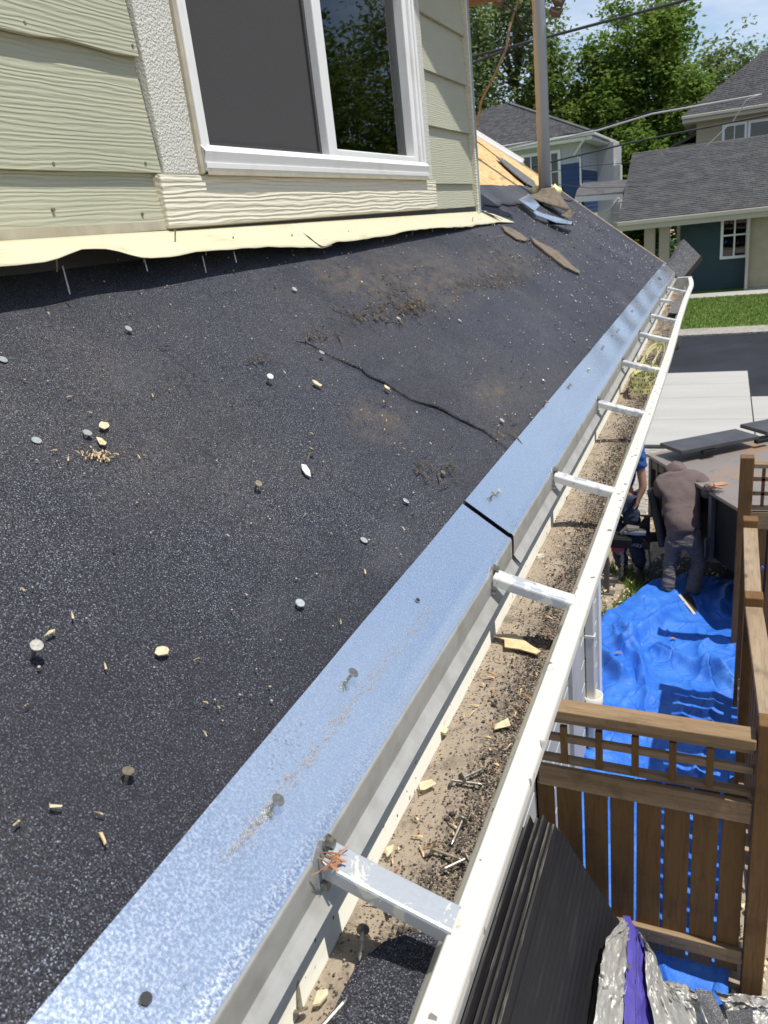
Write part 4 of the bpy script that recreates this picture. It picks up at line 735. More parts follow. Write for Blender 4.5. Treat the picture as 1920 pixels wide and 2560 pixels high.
# insulators and drop loops on the mast near the top of the frame
for (u, v, s) in [(1246, 4, 1), (1397, 3, -1), (1390, 30, -1)]:
    p = PY(u, v, my - .02); MB().tube([p + np.array([-.03, 0, .02]), p + np.array([-.01, 0, .0]), p + np.array([.012, 0, -.008]), p + np.array([.03, 0, .01])], [.012, .024, .022, .010], 10).build('insulator', MAT['soil'], mast)
MB().bar(PY(1225, -14, my), PY(1420, -22, my), .02, .03).build('cross_bracket', MAT['mast'], mast)
cable('service_drop', [PY(1300, -12, my), PY(1284, 40, my), PY(1272, 78, my - .02), PY(1266, 122, my - .02), PY(1238, 185, my + .0), PY(1204, 250, my + .1), PY(1192, 320, my + .25), PY(1182, 330, my + .4)], .0065, 'frayed brown service drop hanging from the mast head to the sheathing', 'cable_brown', n=6)
cable('service_drop', [PY(1258, 6, my), PY(1290, 32, my), PY(1303, 62, my), PY(1326, 30, my), PY(1368, -8, my)], .007, 'black loop of cable between the two insulators left of the mast', 'cable', n=6)
cable('service_drop', [PY(1300, 58, my), PY(1288, 90, my), PY(1262, 122, my + .1), PY(1230, 200, my + .1), PY(1195, 270, my + .3)], .0055, 'dark cable twisted around the frayed brown drop', 'cable', n=6)
cable('overhead_cable', [PY(1040, 185, 14), PY(1164, 146, 14), PY(1327, 104, 14), PY(1722, -2, 14), PY(1900, -50, 14)], .022, 'thick black overhead cable crossing the sky behind the mast', 'cable')
cable('overhead_cable', [PY(1100, 185, 15), PY(1164, 165, 15), PY(1330, 100, 15)], .02, 'black overhead cable joining the thick one just left of the mast', 'cable')
cable('overhead_cable', [PY(1210, 392, 26), PY(1273, 373, 26), PY(1495, 326, 26), PY(1630, 285, 26), PY(1905, 236, 26)], .026, 'pale grey twisted cable running to the roof of the right hand house', 'cable_grey')
cable('overhead_cable', [PY(1240, 372, 26.4), PY(1495, 320, 26.4), PY(1630, 278, 26.4), PY(1905, 232, 26.4)], .012, 'thin dark line just above the pale grey cable', 'cable')
cable('overhead_cable', [PY(1330, 418, 24), PY(1386, 403, 24), PY(1580, 356, 24), PY(1920, 287, 24), PY(2000, 270, 24)], .024, 'black overhead cable passing in front of the beige house window', 'cable')
cable('overhead_cable', [PY(1330, 436, 24), PY(1470, 415, 24), PY(1580, 406, 24)], .008, 'thin wire in front of the navy wall', 'cable')
cable('overhead_cable', [PY(1330, 452, 24), PY(1470, 470, 24), PY(1620, 466, 24)], .008, 'lowest thin wire above the small porch roof', 'cable')
cable('overhead_cable', [PY(1900, 236, 25), PY(1866, 250, 25), PY(1835, 300, 25), PY(1760, 372, 25)], .013, 'slack wire dropping from the mast of the right hand house', 'cable_grey', n=6)
# ================================================================== GARAGE BEYOND THE LAWN
GYF = 33.4
def shingles(name, parent, a, b, c, d, w=.32, ex=.145, mat='shingle'):   # quad a,b (eave) c,d (ridge): courses of tabs as real slabs
    a, b, c, d = map(lambda p: np.array(p, float), (a, b, c, d)); nr = int(np.linalg.norm(d - a) / ex)
    nm = np.cross(b - a, d - a); nm /= np.linalg.norm(nm)
    if nm[2] < 0: nm = -nm
    V = []; F = []
    for r in range(nr):
        t0, t1 = r / nr, (r + 1.02) / nr; p0 = a + (d - a) * t0; p1 = b + (c - b) * t0; q0 = a + (d - a) * t1; q1 = b + (c - b) * t1
        L_ = np.linalg.norm(p1 - p0)
        if L_ < .2: continue
        cuts = [0]; x = random.uniform(0, w)
        while x < L_ - .05: cuts.append(x / L_); x += w * random.choice((.6, .8, 1, 1.15))
        cuts.append(1)
        for s0, s1 in zip(cuts[:-1], cuts[1:]):
            h = random.choice((.010, .018, .024)); g_ = .004 / L_
            P0 = p0 + (p1 - p0) * (s0 + g_) + nm * h; P1 = p0 + (p1 - p0) * (s1 - g_) + nm * h; Q1 = q0 + (q1 - q0) * (s1 - g_) + nm * .003; Q0 = q0 + (q1 - q0) * (s0 + g_) + nm * .003
            o = len(V); V += [P0, P1, Q1, Q0, P0 - nm * h, P1 - nm * h]; F += [(o, o + 1, o + 2, o + 3), (o + 4, o + 5, o + 1, o)]
    return npmesh(name, np.array(V), np.array(F), MAT[mat], parent, 'stuff')
def lapwall(name, parent, x0, x1, y, z0, z1, mat, ex=.17):               # lap siding facing -Y
    b = MB(); z = z0
    while z < z1 - .02: b.add([(x0, y - .022, z), (x1, y - .022, z), (x1, y - .004, min(z + ex, z1)), (x0, y - .004, min(z + ex, z1)), (x0, y, z), (x1, y, z)], [(0, 1, 2, 3), (4, 5, 1, 0)]); z += ex
    return b.build(name, MAT[mat], parent)
def lapwall_x(name, parent, x, y0, y1, z0, z1, mat, ex=.17):             # facing +X
    b = MB(); z = z0
    while z < z1 - .02: b.add([(x + .022, y0, z), (x + .022, y1, z), (x + .004, y1, min(z + ex, z1)), (x + .004, y0, min(z + ex, z1)), (x, y0, z), (x, y1, z)], [(0, 1, 2, 3), (4, 5, 1, 0)]); z += ex
    return b.build(name, MAT[mat], parent)
def sash(parent, x0, x1, y, z0, z1, nx, nz, mat='white', w=.07, mun=.03, name='window'):
    f = MB()
    for lo, hi in [((x0, y - .07, z0), (x0 + w, y, z1)), ((x1 - w, y - .07, z0), (x1, y, z1)), ((x0 + w, y - .07, z0), (x1 - w, y, z0 + w)), ((x0 + w, y - .07, z1 - w), (x1 - w, y, z1))]: f.box(lo, hi)
    fo = f.build(name, MAT[mat], parent)
    MB().box((x0 + w, y - .02, z0 + w), (x1 - w, y - .012, z1 - w)).build('pane', MAT['glass_dark'], fo); MB().box((x0 + w, y - .008, z0 + w), (x1 - w, y - .002, z1 - w)).build('dark_inside', MAT['rubber'], fo)
    for i in range(1, nx): xx = x0 + (x1 - x0) * i / nx; MB().box((xx - mun / 2, y - .05, z0 + w), (xx + mun / 2, y - .021, z1 - w)).build('muntin', MAT[mat], fo)
    for i in range(1, nz): zz = z0 + (z1 - z0) * i / nz; MB().box((x0 + w, y - .055, zz - mun / 2), (x1 - w, y - .0215, zz + mun / 2)).build('muntin', MAT[mat], fo)
    return fo
ga = thing('garage', (-1, GYF + 3, 0), 'low garage with a grey shingle roof, teal recess and beige siding beyond the lawn', 'garage')
EX0, EX1 = -3.86, 9.0; ez = 3.0; er_y = GYF - .1; rz_ = 5.63; ry_ = GYF + 5.2
MB().prism([(EX0, er_y, ez), (EX0, ry_, rz_), (EX0, ry_ + 5.3, ez), (EX0, ry_ + 5.3, ez - .12), (EX0, ry_, rz_ - .14), (EX0, er_y, ez - .12)], (EX1 - EX0, 0, 0)).build('roof', MAT['shingle'], ga)
rf = [c for c in ga.children if c.name.startswith('roof')][0]
shingles('shingle_tabs', rf, (EX0 - .02, er_y - .03, ez + .01), (3.0, er_y - .03, ez + .01), (3.0, ry_, rz_ + .01), (EX0 - .02, ry_, rz_ + .01))
MB().box((EX0 - .05, er_y - .16, ez - .17), (EX1, er_y - .04, ez - .01)).build('eave_gutter', MAT['fascia'], ga, bevel=.02)
MB().box((EX0, er_y - .035, ez - .36), (EX1, er_y + .05, ez - .175)).build('fascia', MAT['fascia'], ga)
MB().box((EX0, er_y + .05, ez - .36), (EX1, GYF + 9, ez - .30)).build('porch_ceiling', MAT['post'], ga)
for (u0, u1) in [(1611, 1638), (1648, 1674)]:
    xa = PY(u0, 600, GYF + .3)[0]; xb = PY(u1, 600, GYF + .3)[0]; MB().box((xa, GYF + .2, 0), (xb, GYF + .2 + (xb - xa), ez - .36)).build('porch_post', MAT['post'], ga)
tx0, tx1 = PY(1700, 600, GYF + 1.0)[0], .80
MB().box((tx0, GYF + 1.05, 0), (tx1, GYF + 1.2, ez - .36)).build('recess_wall', MAT['teal'], ga)
lapwall('teal_siding', ga, tx0, tx1, GYF + 1.05, .06, ez - .36, 'teal')
w0 = PY(1803, 548, GYF + 1); w1 = PY(1867, 643, GYF + 1); sash(ga, w0[0], w1[0] + .03, GYF + 1.0, w1[2], w0[2] + .25, 2, 2, w=.10, mun=.06)
lapwall('beige_siding', ga, .80, EX1, GYF + .25, .12, ez - .36, 'beige'); MB().box((.80, GYF + .26, 0), (EX1, GYF + 1.2, ez - .36)).build('front_wall', MAT['beige'], ga)
MB().box((.74, GYF + .12, .0), (.86, GYF + .3, ez - .36)).build('corner_board', MAT['fascia'], ga)
MB().box((.86, GYF + .1, 0), (EX1, GYF + .25, .11)).build('base_slab', MAT['concrete'], ga)
b = MB(); b.tube([(.80, GYF + .05, ez - .2), (.80, GYF + .06, .25), (.80, GYF - .1, .12)], .05, 8).build('downspout', MAT['fascia'], ga)
# ================================================================== BLUE AND GREY HOUSE
bh = thing('two_storey_house', (-9, 44, 0), 'grey and navy two storey house with a hipped charcoal roof behind the mast', 'house')
bY = 42.6; c1 = PY(1453, 346, bY); bx1 = c1[0]; bx0 = -15.5; bz = c1[2] + .05; byb = 51.5
rc = PY(1480, 329, 42.0); ex1, ez1 = rc[0], rc[2]
MB().box((bx0, bY, 0), (bx1, byb, bz)).build('wall', MAT['grey_sid'], bh)
lapwall('grey_siding', bh, bx0, bx1, bY - .01, 4.9, bz - .05, 'grey_sid', .2)
zb_ = PY(1430, 408, bY)[2]
lapwall('navy_siding', bh, PY(1396, 450, bY)[0], bx1, bY - .035, .2, zb_, 'blue_sid', .2); lapwall_x('navy_siding', bh, bx1 + .02, bY, bY + 5.2, 3.4, zb_ - .35, 'blue_sid', .2)
lapwall_x('grey_siding', bh, bx1 + .01, bY, byb, zb_ - .35, bz - .1, 'grey_sid', .2)
MB().box((bx1 + .01, bY + 5.2, 0), (bx1 + .9, byb, bz - .1)).build('side_bay', MAT['grey_sid'], bh)
MB().box((bx1 + .9, bY + 5.2, 0), (bx1 + 1.25, bY + 6.2, 5.6)).build('chimney_stack', MAT['stone'], bh)
ov = .55; dep = 9.9; hx0, hx1, hy0, hy1 = bx0 - ov, ex1, 42.0, 42.0 + dep; ap = PY(1273, 259, hy0 + dep / 2)
r0 = (ap[0] - 1.0, hy0 + dep / 2, ap[2]); r1 = (ap[0], hy0 + dep / 2, ap[2])
hip = MB().add([(hx0, hy0, ez1), (hx1, hy0, ez1), (hx1, hy1, ez1), (hx0, hy1, ez1), r0, r1], [(0, 1, 5, 4), (1, 2, 5), (2, 3, 4, 5), (3, 0, 4), (3, 2, 1, 0)]).build('roof', MAT['shingle'], bh)
shingles('shingle_tabs', hip, (hx0, hy0 - .02, ez1 + .01), (hx1, hy0 - .02, ez1 + .01), np.array(r1) + (0, 0, .01), np.array(r0) + (0, 0, .01), ex=.2)
MB().bar(np.array(r1) + (0, 0, .03), (hx1, hy0, ez1 + .03), .25, .05).build('hip_cap', MAT['shingle'], hip)
MB().box((hx0, hy0 - .13, ez1 - .16), (hx1 + .13, hy0 - .01, ez1 - .01)).build('eave_gutter', MAT['grey_trim'], bh, bevel=.03); MB().box((hx1 + .01, hy0 - .01, ez1 - .16), (hx1 + .13, hy1, ez1 - .01)).build('eave_gutter', MAT['grey_trim'], bh, bevel=.03)
MB().box((hx0 + .05, hy0, ez1 - .32), (hx1, hy1, ez1 - .17)).build('fascia', MAT['white'], bh)
pw0 = PY(1302, 388, bY - .05); pw1 = PY(1404, 478, bY - .05); sash(bh, pw0[0], pw1[0], bY - .04, pw1[2] - 1.0, pw0[2], 4, 3, w=.14, mun=.06)
d0 = PY(1462, 372, bY - .1); MB().tube([(hx1 - .3, hy0 - .05, ez1 - .2), (bx1 - .35, bY - .1, ez1 - .9), (bx1 - .05, bY - .12, ez1 - 1.1), (bx1 - .05, bY - .12, ez1 - 3.2)], .05, 6).build('downspout', MAT['white'], bh)
p0 = PY(1437, 492, 41.2); p1 = PY(1556, 515, 41.2)
MB().prism([(p0[0], 41.2, p0[2] - .25), (p1[0], 41.2, p0[2] - .35), (p1[0], 41.2, p0[2] - .12), (p0[0], 41.2, p0[2])], (0, .12, 0)).build('porch_gutter', MAT['grey_trim'], bh)
MB().prism([(p0[0], 41.32, p0[2] - .05), (p1[0], 41.32, p0[2] - .12), (p1[0], bY + 1.2, p0[2] + .45), (p0[0], bY, p0[2] + .55)], (0, 0, .08)).build('porch_roof', MAT['shingle'], bh)
MB().tube([(p1[0] - .15, 41.15, p0[2] - .3), (p1[0] - .6, 41.3, p0[2] - .75), (p1[0] - .9, 41.4, p0[2] - .85)], .05, 6).build('downspout', MAT['grey_trim'], bh)
for z in (2.6, 3.1, 3.6): MB().box((bx1 + .9, bY + 5.0, z), (bx1 + 1.4, bY + 5.19, z + .1)).build('block_course', MAT['stone'], bh)
# ================================================================== BEIGE HOUSE ON THE RIGHT
rh = thing('two_storey_house', (3, 48, 0), 'beige two storey house with a charcoal hipped roof rising behind the garage', 'house')
hY = 46.6; c = PY(1742, 300, hY); hx = c[0]; ezr = PY(1704, 291, 46)[2]; exl = PY(1704, 291, 46)[0]
MB().box((hx, hY, 0), (14, 57, ezr)).build('wall', MAT['beige'], rh); lapwall('beige_siding', rh, hx, 8, hY - .01, 4.5, ezr - .3, 'beige', .2)
hp_ = PY(1920, 178, 50.5)
hr = MB().add([(exl, 46, ezr), (15, 46, ezr), (15, 57.6, ezr), (exl, 57.6, ezr), (hp_[0] + 1.2, 51.8, ezr + 3.9), (9.5, 51.8, ezr + 3.9)], [(0, 1, 5, 4), (1, 2, 5), (2, 3, 4, 5), (3, 0, 4), (3, 2, 1, 0)]).build('roof', MAT['shingle'], rh)
shingles('shingle_tabs', hr, (exl, 45.98, ezr + .01), (15, 45.98, ezr + .01), (9.5, 51.8, ezr + 3.92), (hp_[0] + 1.2, 51.8, ezr + 3.92), ex=.22)
MB().box((exl, 45.86, ezr - .17), (15, 45.99, ezr - .01)).build('eave_gutter', MAT['fascia'], rh, bevel=.03); MB().box((exl + .04, 46, ezr - .34), (15, 57, ezr - .18)).build('fascia', MAT['fascia'], rh)
q0 = PY(1806, 312, hY); q1 = PY(1930, 365, hY); sash(rh, q0[0], q0[0] + 1.15, hY - .04, q1[2] - .3, q0[2], 2, 2, w=.12, mun=.04); sash(rh, q0[0] + 1.18, q0[0] + 3.4, hY - .04, q1[2] - .3, q0[2], 2, 2, w=.12, mun=.04)
MB().box((hx - .9, hY + 1.5, 0), (hx - .02, 55, ezr - 1.2)).build('side_wing', MAT['beige'], rh); MB().prism([(hx - 1.4, hY + 1.1, ezr - 1.25), (hx - .02, hY + 1.1, ezr - .7), (hx - .02, hY + 1.1, ezr - .85), (hx - 1.4, hY + 1.1, ezr - 1.4)], (0, 8, 0)).build('wing_roof', MAT['shingle'], rh)
# ================================================================== TREES
def tree(x, y, h, rx, ry_c, z0, label, mat, n=15000, leaf=.17, seed=1, open_=.5, name='broadleaf_tree', group=None):
    rg = np.random.default_rng(seed); t = thing(name, (x, y, 0), label, 'tree', group)
    cz = (h + z0) / 2; rz = (h - z0) / 2
    tr = MB(); top = np.array([x, y, z0 + rz * 1.3]); r0 = .022 * h
    tr.tube([(x, y, -.2), (x + .1, y, z0 * .6), (x - .1, y + .1, z0 + rz * .5), top], [r0, r0 * .75, r0 * .5, r0 * .15], 9)
    nc = 46; C_ = []
    while len(C_) < nc:
        p = rg.normal(0, 1, 3); p /= np.linalg.norm(p); rad = rg.uniform(.35, 1.0) ** .6; p = p * rad
        w = 1.0 if p[2] < .1 else (1 - .35 * p[2])
        C_.append((x + p[0] * rx * w, y + p[1] * ry_c * w, cz + p[2] * rz))
    C_ = np.array(C_)
    for c_ in C_[:26]:
        s0 = np.array([x, y, min(c_[2] - .25 * abs(c_[0] - x), z0 + rz)]); s0[2] = max(s0[2], z0 * .7); m_ = (s0 + c_) / 2 + rg.normal(0, .25, 3)
        tr.tube([s0, m_, c_], [r0 * .3, r0 * .17, r0 * .05], 5)
    tr.build('trunk', MAT['bark'], t, smooth=True)
    # twig clusters around every limb end, leaves around every twig
    k = 26; tw = (C_[:, None] + rg.normal(0, 1, (nc, k, 3)) * np.array([rx, ry_c, rz]) * .155).reshape(-1, 3)
    per = max(4, n // len(tw)); P = (tw[:, None] + rg.normal(0, 1, (len(tw), per, 3)) * np.array([.30, .30, .22]) * (h / 11)).reshape(-1, 3); m_ = len(P)
    a = rg.normal(0, 1, (m_, 3)); a[:, 2] *= .4; a /= np.linalg.norm(a, axis=1)[:, None]; b_ = rg.normal(0, 1, (m_, 3)); b_[:, 2] *= .4; b_ -= a * (a * b_).sum(1)[:, None]; b_ /= np.linalg.norm(b_, axis=1)[:, None]
    s_ = leaf * rg.uniform(.6, 1.3, m_)[:, None]
    V = np.stack([P - a * s_, P + b_ * s_ * .5, P + a * s_, P - b_ * s_ * .5], 1)
    npmesh('crown', V.reshape(-1, 3), np.arange(m_ * 4).reshape(-1, 4), MAT[mat], t); return t
def at(u, v, y): p = PY(u, v, y); return p
def put(u, vtop, y, wpx, z0, label, mat, **k):
    top = PY(u, vtop, y); w = abs(PY(u + wpx, vtop, y)[0] - top[0]); return tree(top[0], y, top[2], w, w * .9, z0, label, mat, **k)
put(1275, -170, 62, 150, 3.0, 'tall airy tree behind the mast, cut by the top of the picture', 'leaf_grey', n=15000, leaf=.19, seed=11)
put(1175, -40, 58, 70, 2.5, 'slim airy tree showing just right of the house corner', 'leaf_grey', n=8500, leaf=.18, seed=12)
put(1372, 120, 60, 80, 1.5, 'low green tree filling the gap between the mast and the big tree', 'leaf', n=13000, leaf=.18, seed=13)
put(1600, -5, 64, 175, 2.0, 'biggest deep green tree, centred above the gap between the houses', 'leaf_dark', n=36000, leaf=.20, seed=14)
put(1490, 130, 62, 110, 1.0, 'rounded tree right behind the end of the navy house', 'leaf_dark', n=18000, leaf=.19, seed=15)
put(1590, 330, 55, 90, .2, 'dark low bush like tree between the navy house and the garage', 'leaf_dark', n=13000, leaf=.18, seed=16)
put(1790, 70, 70, 140, 3.0, 'thin topped tree behind the beige house roof', 'leaf_grey', n=20000, leaf=.19, seed=17)
put(1730, 190, 60, 70, 1.0, 'short full tree against the left end of the beige house', 'leaf_dark', n=11000, leaf=.18, seed=18)
put(1930, 100, 72, 70, 3.0, 'sparse tree at the right edge of the picture', 'leaf_grey', n=9000, leaf=.18, seed=19)
put(1060, 60, 75, 90, 2.0, 'distant tree mostly hidden by the house corner', 'leaf', n=12000, leaf=.2, seed=20)
for i, (tx, ty, th) in enumerate([(12.5, 24, 12.5), (17.5, 29, 14), (10.5, 34, 12), (24, 27, 15), (17, 43, 13)]):
    tree(tx, ty, th, 4.0, 4.0, 1.2, ['round yard tree right of the lawn', 'tall yard tree right of the beige house', 'small yard tree near the garage end', 'tall tree at the far right of the yards', 'far tree past the beige house'][i], 'leaf', n=26000, leaf=.12, seed=30 + i)
# bare twigs above the big tree
b = MB(); tp = PY(1650, 40, 64)
for i in range(16): a = random.uniform(-1.0, 1.4); b.tube([tp + (random.uniform(-1, 1), 0, -1.5), tp + (a * .7, random.uniform(-.4, .4), .3), tp + (a * 1.3, random.uniform(-.6, .6), random.uniform(.6, 1.8))], [.035, .02, .008], 4)
b.build('bare_twigs', MAT['bark'], [o for o in bpy.data.objects if o.name.startswith('broadleaf_tree') and o.get('label', '').startswith('biggest')][0])
# ================================================================== FENCES
CPX, CPY = .252, 3.10                                      # corner post
def post(parent, x, y, z1, w=.095, cap=True):
    MB().box((x - w / 2, y - w / 2, -.1), (x + w / 2, y + w / 2, z1)).build('post', MAT['wood_z'], parent, bevel=.006)
nf = thing('fence', (-.25, CPY, 0), 'near brown fence with spaced pickets, a lattice strip and a flat top rail', 'fence')
post(nf, CPX + .005, CPY, 1.665)
zl, zr = 1.575, 1.565; XL = -.745
def nrail(z, w, h, x1=CPX - .0475, y=CPY, m='wood_x', name='rail'): MB().bar((XL, y, z + .02), (x1, y, z), w, h).build(name, MAT[m], nf, bevel=.004)
nrail(1.562, .105, .046, y=CPY - .005, name='top_rail'); nrail(1.508, .04, .05, y=CPY + .01); nrail(1.395, .026, .038, name='lattice_bar'); 
nrail(1.255, .045, .026, y=CPY + .02, name='lattice_sill'); nrail(1.180, .03, .115, y=CPY - .022, name='rail'); nrail(.30, .03, .085, y=CPY - .022, name='rail')
for i, u in enumerate([1411, 1498, 1588, 1682, 1776]):
    x = PY(u, 1880, CPY)[0]; MB().box((x - .016, CPY - .014, 1.27), (x + .016, CPY + .010, 1.485)).build('lattice_bar', MAT['wood_z'], nf, bevel=.002)
# pickets
gaps = [1337, 1393, 1459, 1523, 1588, 1656, 1727, 1799, 1868]; xg = [PY(u, 2090, CPY)[0] for u in gaps]; xg = [XL - .02] + xg
hw = .0062
for i in range(len(xg) - 1):
    a_, b_ = xg[i] + hw, xg[i + 1] - hw; dz = random.uniform(-.006, .006)
    if b_ > CPX - .05: b_ = CPX - .052
    MB().box((a_, CPY - .006, .17 + dz), (b_, CPY + .013, 1.235)).build('picket', MAT['wood_z'], nf, bevel=.003)
sw = MB()
for i in range(len(xg) - 1):
    for z in (1.205, 1.155, .32, .28): c = np.array([(xg[i] + xg[i + 1]) / 2 + random.uniform(-.02, .02), CPY - .0375, z]); sw.tube([c, c - (0, .0012, 0)], .0045, 8)
sw.build('screw', MAT['steel_old'], nf, kind='stuff')
rfence = thing('fence', (CPX, 4.9, 0), 'brown side fence running away from the corner post past the blue tarp', 'fence')
P2 = PZ(1885, 1492, 1.64); P3 = PZ(1872, 1300, 1.64); yb, yc = P2[1], P3[1]; xB, xC = .225, .235
post(rfence, xB, yb, 1.655); post(rfence, xC, yc, 1.655)
for (ya, y1, xa, xb) in [(CPY + .055, yb - .05, CPX + .012, xB), (yb + .05, yc - .05, xB, xC)]:
    MB().bar((xa, ya, 1.585), (xb, y1, 1.585), .088, .036).build('top_rail', MAT['wood_y'], rfence, bevel=.004)
    MB().bar((xa - .01, ya, 1.53), (xb - .01, y1, 1.53), .03, .07).build('rail', MAT['wood_y'], rfence, bevel=.004); MB().bar((xa - .01, ya, .35), (xb - .01, y1, .35), .03, .085).build('rail', MAT['wood_y'], rfence, bevel=.004)
    N = int((y1 - ya) / .125)
    for i in range(N):
        y = ya + (y1 - ya) * (i + .5) / N; x = xa + (xb - xa) * (i + .5) / N + .012
        MB().box((x - .009, y - .052, .16), (x + .009, y + .052, 1.50)).build('picket', MAT['wood_z'], rfence, bevel=.003)
gp = PY(1869, 1140, 6.40); gy = gp[1]; GZ = gp[2]
gf = thing('fence', (.5, gy, 0), 'far lattice topped fence panel with a tall post, turning off to the right edge', 'fence')
post(gf, gp[0], gy, GZ, .10)
for z, w, h, nm in [(GZ - 0.07, .09, .036, 'top_rail'), (GZ - 0.19, .022, .03, 'lattice_bar'), (GZ - 0.31, .022, .03, 'lattice_bar'), (GZ - 0.43, .045, .03, 'lattice_sill')]: MB().bar((gp[0] + .05, gy, z), (2.2, gy, z), w, h).build(nm, MAT['wood_x'], gf, bevel=.004)
for i in range(14): MB().box((gp[0] + .11 + .15 * i, gy - .011, GZ - .41), (gp[0] + .135 + .15 * i, gy + .011, GZ - .09)).build('lattice_bar', MAT['wood_z'], gf)
MB().bar((gp[0] + .05, gy - .02, GZ - .53), (2.2, gy - .02, GZ - .53), .03, .14).build('rail', MAT['wood_x'], gf)
for i in range(16): MB().box((gp[0] + .056 + .13 * i, gy - .008, .15), (gp[0] + .17 + .13 * i, gy + .010, GZ - .46)).build('picket', MAT['wood_z'], gf)
kn = PY(1905, 1418, gy - .03); MB().tube([kn, kn - np.array([0, .03, 0])], .014, 10).build('latch_knob', MAT['purple'], gf)
# ================================================================== DOWNSPOUT, WALL BITS
dsx = -.735; a_ = PX(1478, 1735, dsx); dy_ = a_[1]
ds = thing('downspout', (dsx, dy_, 0), 'white downspout on the house wall emptying into a wide plastic cup', 'downspout')
MB().box((dsx - .03, dy_ - .024, a_[2] - .05), (dsx + .03, dy_ + .024, CZ - .75)).build('pipe', MAT['pvc'], ds, bevel=.008)
MB().box((dsx - .034, dy_ - .028, a_[2] + .45), (dsx + .034, dy_ + .028, a_[2] + .475)).build('pipe_strap', MAT['pvc'], ds, bevel=.003)
cu = MB(); rows = []
for (r, z) in [(.040, -.62), (.046, -.15), (.050, -.10), (.066, -.08), (.070, .02), (.062, .02), (.058, -.06), (.03, -.07)]: rows.append([(dsx + .01 + r * math.cos(t), dy_ + r * math.sin(t), a_[2] - .02 + z) for t in np.linspace(0, 2 * PI, 25)])
cu.grid(rows).build('drain_cup', MAT['pvc'], ds, smooth=True)
b0 = PX(1440, 1600, -.76); pnl = MB().box((-.776, 4.02, .25), (-.745, 4.34, 2.6)).build('meter_panel', MAT['wallboard']); tag(pnl, 'tall pale grey panel with faint purple marks on the wall beside the downspout', 'panel')
q = MB()
for k in range(5): q.box((-.7448, 4.11 + .013 * (k % 2), 1.72 - .085 * k), (-.7443, 4.13 + .016 * (k % 3), 1.785 - .085 * k))
q.build('marker_writing', MAT['purple'], pnl)
# ================================================================== BLUE TARP
NX, NY = 170, 260; us = np.linspace(0, 1, NX); vs = np.linspace(0, 1, NY); ty0, ty1 = 2.55, 7.75
U, Vv = np.meshgrid(us, vs); Y_ = ty0 + (ty1 - ty0) * Vv
RXE = np.interp(Y_, [2.5, 4.6, 5.0, 8], [.155, .155, .5, .75])
lx = np.interp(Y_, [2.5, 3.4, 4.2, 5.2, 6.2, 6.75, 7.1, 7.5, 7.75], [-.70, -.70, -.80, -.98, -1.02, -1.00, -.80, -.62, -.30]) + .05 * (fbm(Y_ * 2.2, Y_ * 0 + 3, 5) - .5)
X_ = lx + (RXE - lx) * U
rid = 1 - np.abs(2 * fbm(X_ * 2.1 + .6 * Y_, Y_ * 1.3 - .5 * X_, 31, 3) - 1); rid2 = 1 - np.abs(2 * fbm(X_ * 4.4 - Y_ * .9, Y_ * 3.1 + X_, 41, 3) - 1)
def facet(x, y, seed):                                   # flat crumpled facets with sharp creases
    rr = np.random.default_rng(seed); px = rr.uniform(-1.3, 1.0, 60); py = rr.uniform(2.4, 8, 60); pz = rr.uniform(0, 1, 60); gx = rr.normal(0, .6, 60); gy_ = rr.normal(0, .6, 60)
    d = (x[..., None] - px) ** 2 + (y[..., None] - py) ** 2; hh = pz + gx * (x[..., None] - px) + gy_ * (y[..., None] - py) - d * 1.2; return np.max(hh, -1)
fc = facet(X_, Y_, 3); fc = (fc - fc.min()) / (fc.max() - fc.min()); f2 = facet(X_ * 2.2, Y_ * 1.0 + .3, 9); f2 = (f2 - f2.min()) / (f2.max() - f2.min())
Z_ = .025 + .085 * fc + .05 * f2 + .05 * rid ** 8 + .022 * rid2 ** 6 + .012 * fbm(X_ * 9, Y_ * 9, 51, 3)
def foldline(p, q, h, w):                                # a raised crease
    p = np.array(p[:2]); q = np.array(q[:2]); d = q - p; L2 = d @ d; t = np.clip(((X_ - p[0]) * d[0] + (Y_ - p[1]) * d[1]) / L2, 0, 1); r = np.hypot(X_ - p[0] - t * d[0], Y_ - p[1] - t * d[1]); return h * np.exp(-(r / w) ** 2)
Pz = lambda u, v: PZ(u, v, .06)
for a_, b_, h, w in [((1560, 1630), (1660, 1560), .12, .06), ((1490, 1650), (1555, 1715), .14, .05), ((1650, 1640), (1800, 1720), .09, .07), ((1560, 1590), (1590, 1640), .08, .05), ((1600, 1650), (1600, 1720), .05, .04), ((1770, 1690), (1830, 1740), .07, .05)]:
    Z_ += foldline(Pz(*a_), Pz(*b_), h, w)
Z_ *= np.clip(np.minimum(U * 14 + .25, 1), 0, 1)
Vt = np.stack([X_, Y_, Z_], 2).reshape(-1, 3); idx = np.arange(NX * NY).reshape(NY, NX); Ft = np.stack([idx[:-1, :-1], idx[:-1, 1:], idx[1:, 1:], idx[1:, :-1]], 2).reshape(-1, 4)
tp_ = npmesh('blue_tarp', Vt, Ft, MAT['tarp'], smooth=True); tag(tp_, 'crumpled bright blue tarp spread on the ground between wall and fences', 'tarp')
for (u, v) in [(1600, 1618), (1735, 1855), (1732, 1912)]:
    p = PZ(u, v, .09); MB().tube([p, p + (0, 0, .03)], .016, 10).build('grommet', MAT['white'], tp_)
tw_ = [(1682, 1598, 'brown leaf on the blue tarp close to the man'), (1545, 1633, 'brown speck of bark at the left of the blue tarp'), (1835, 1668, 'brown leaf on the tarp at the fence foot')]
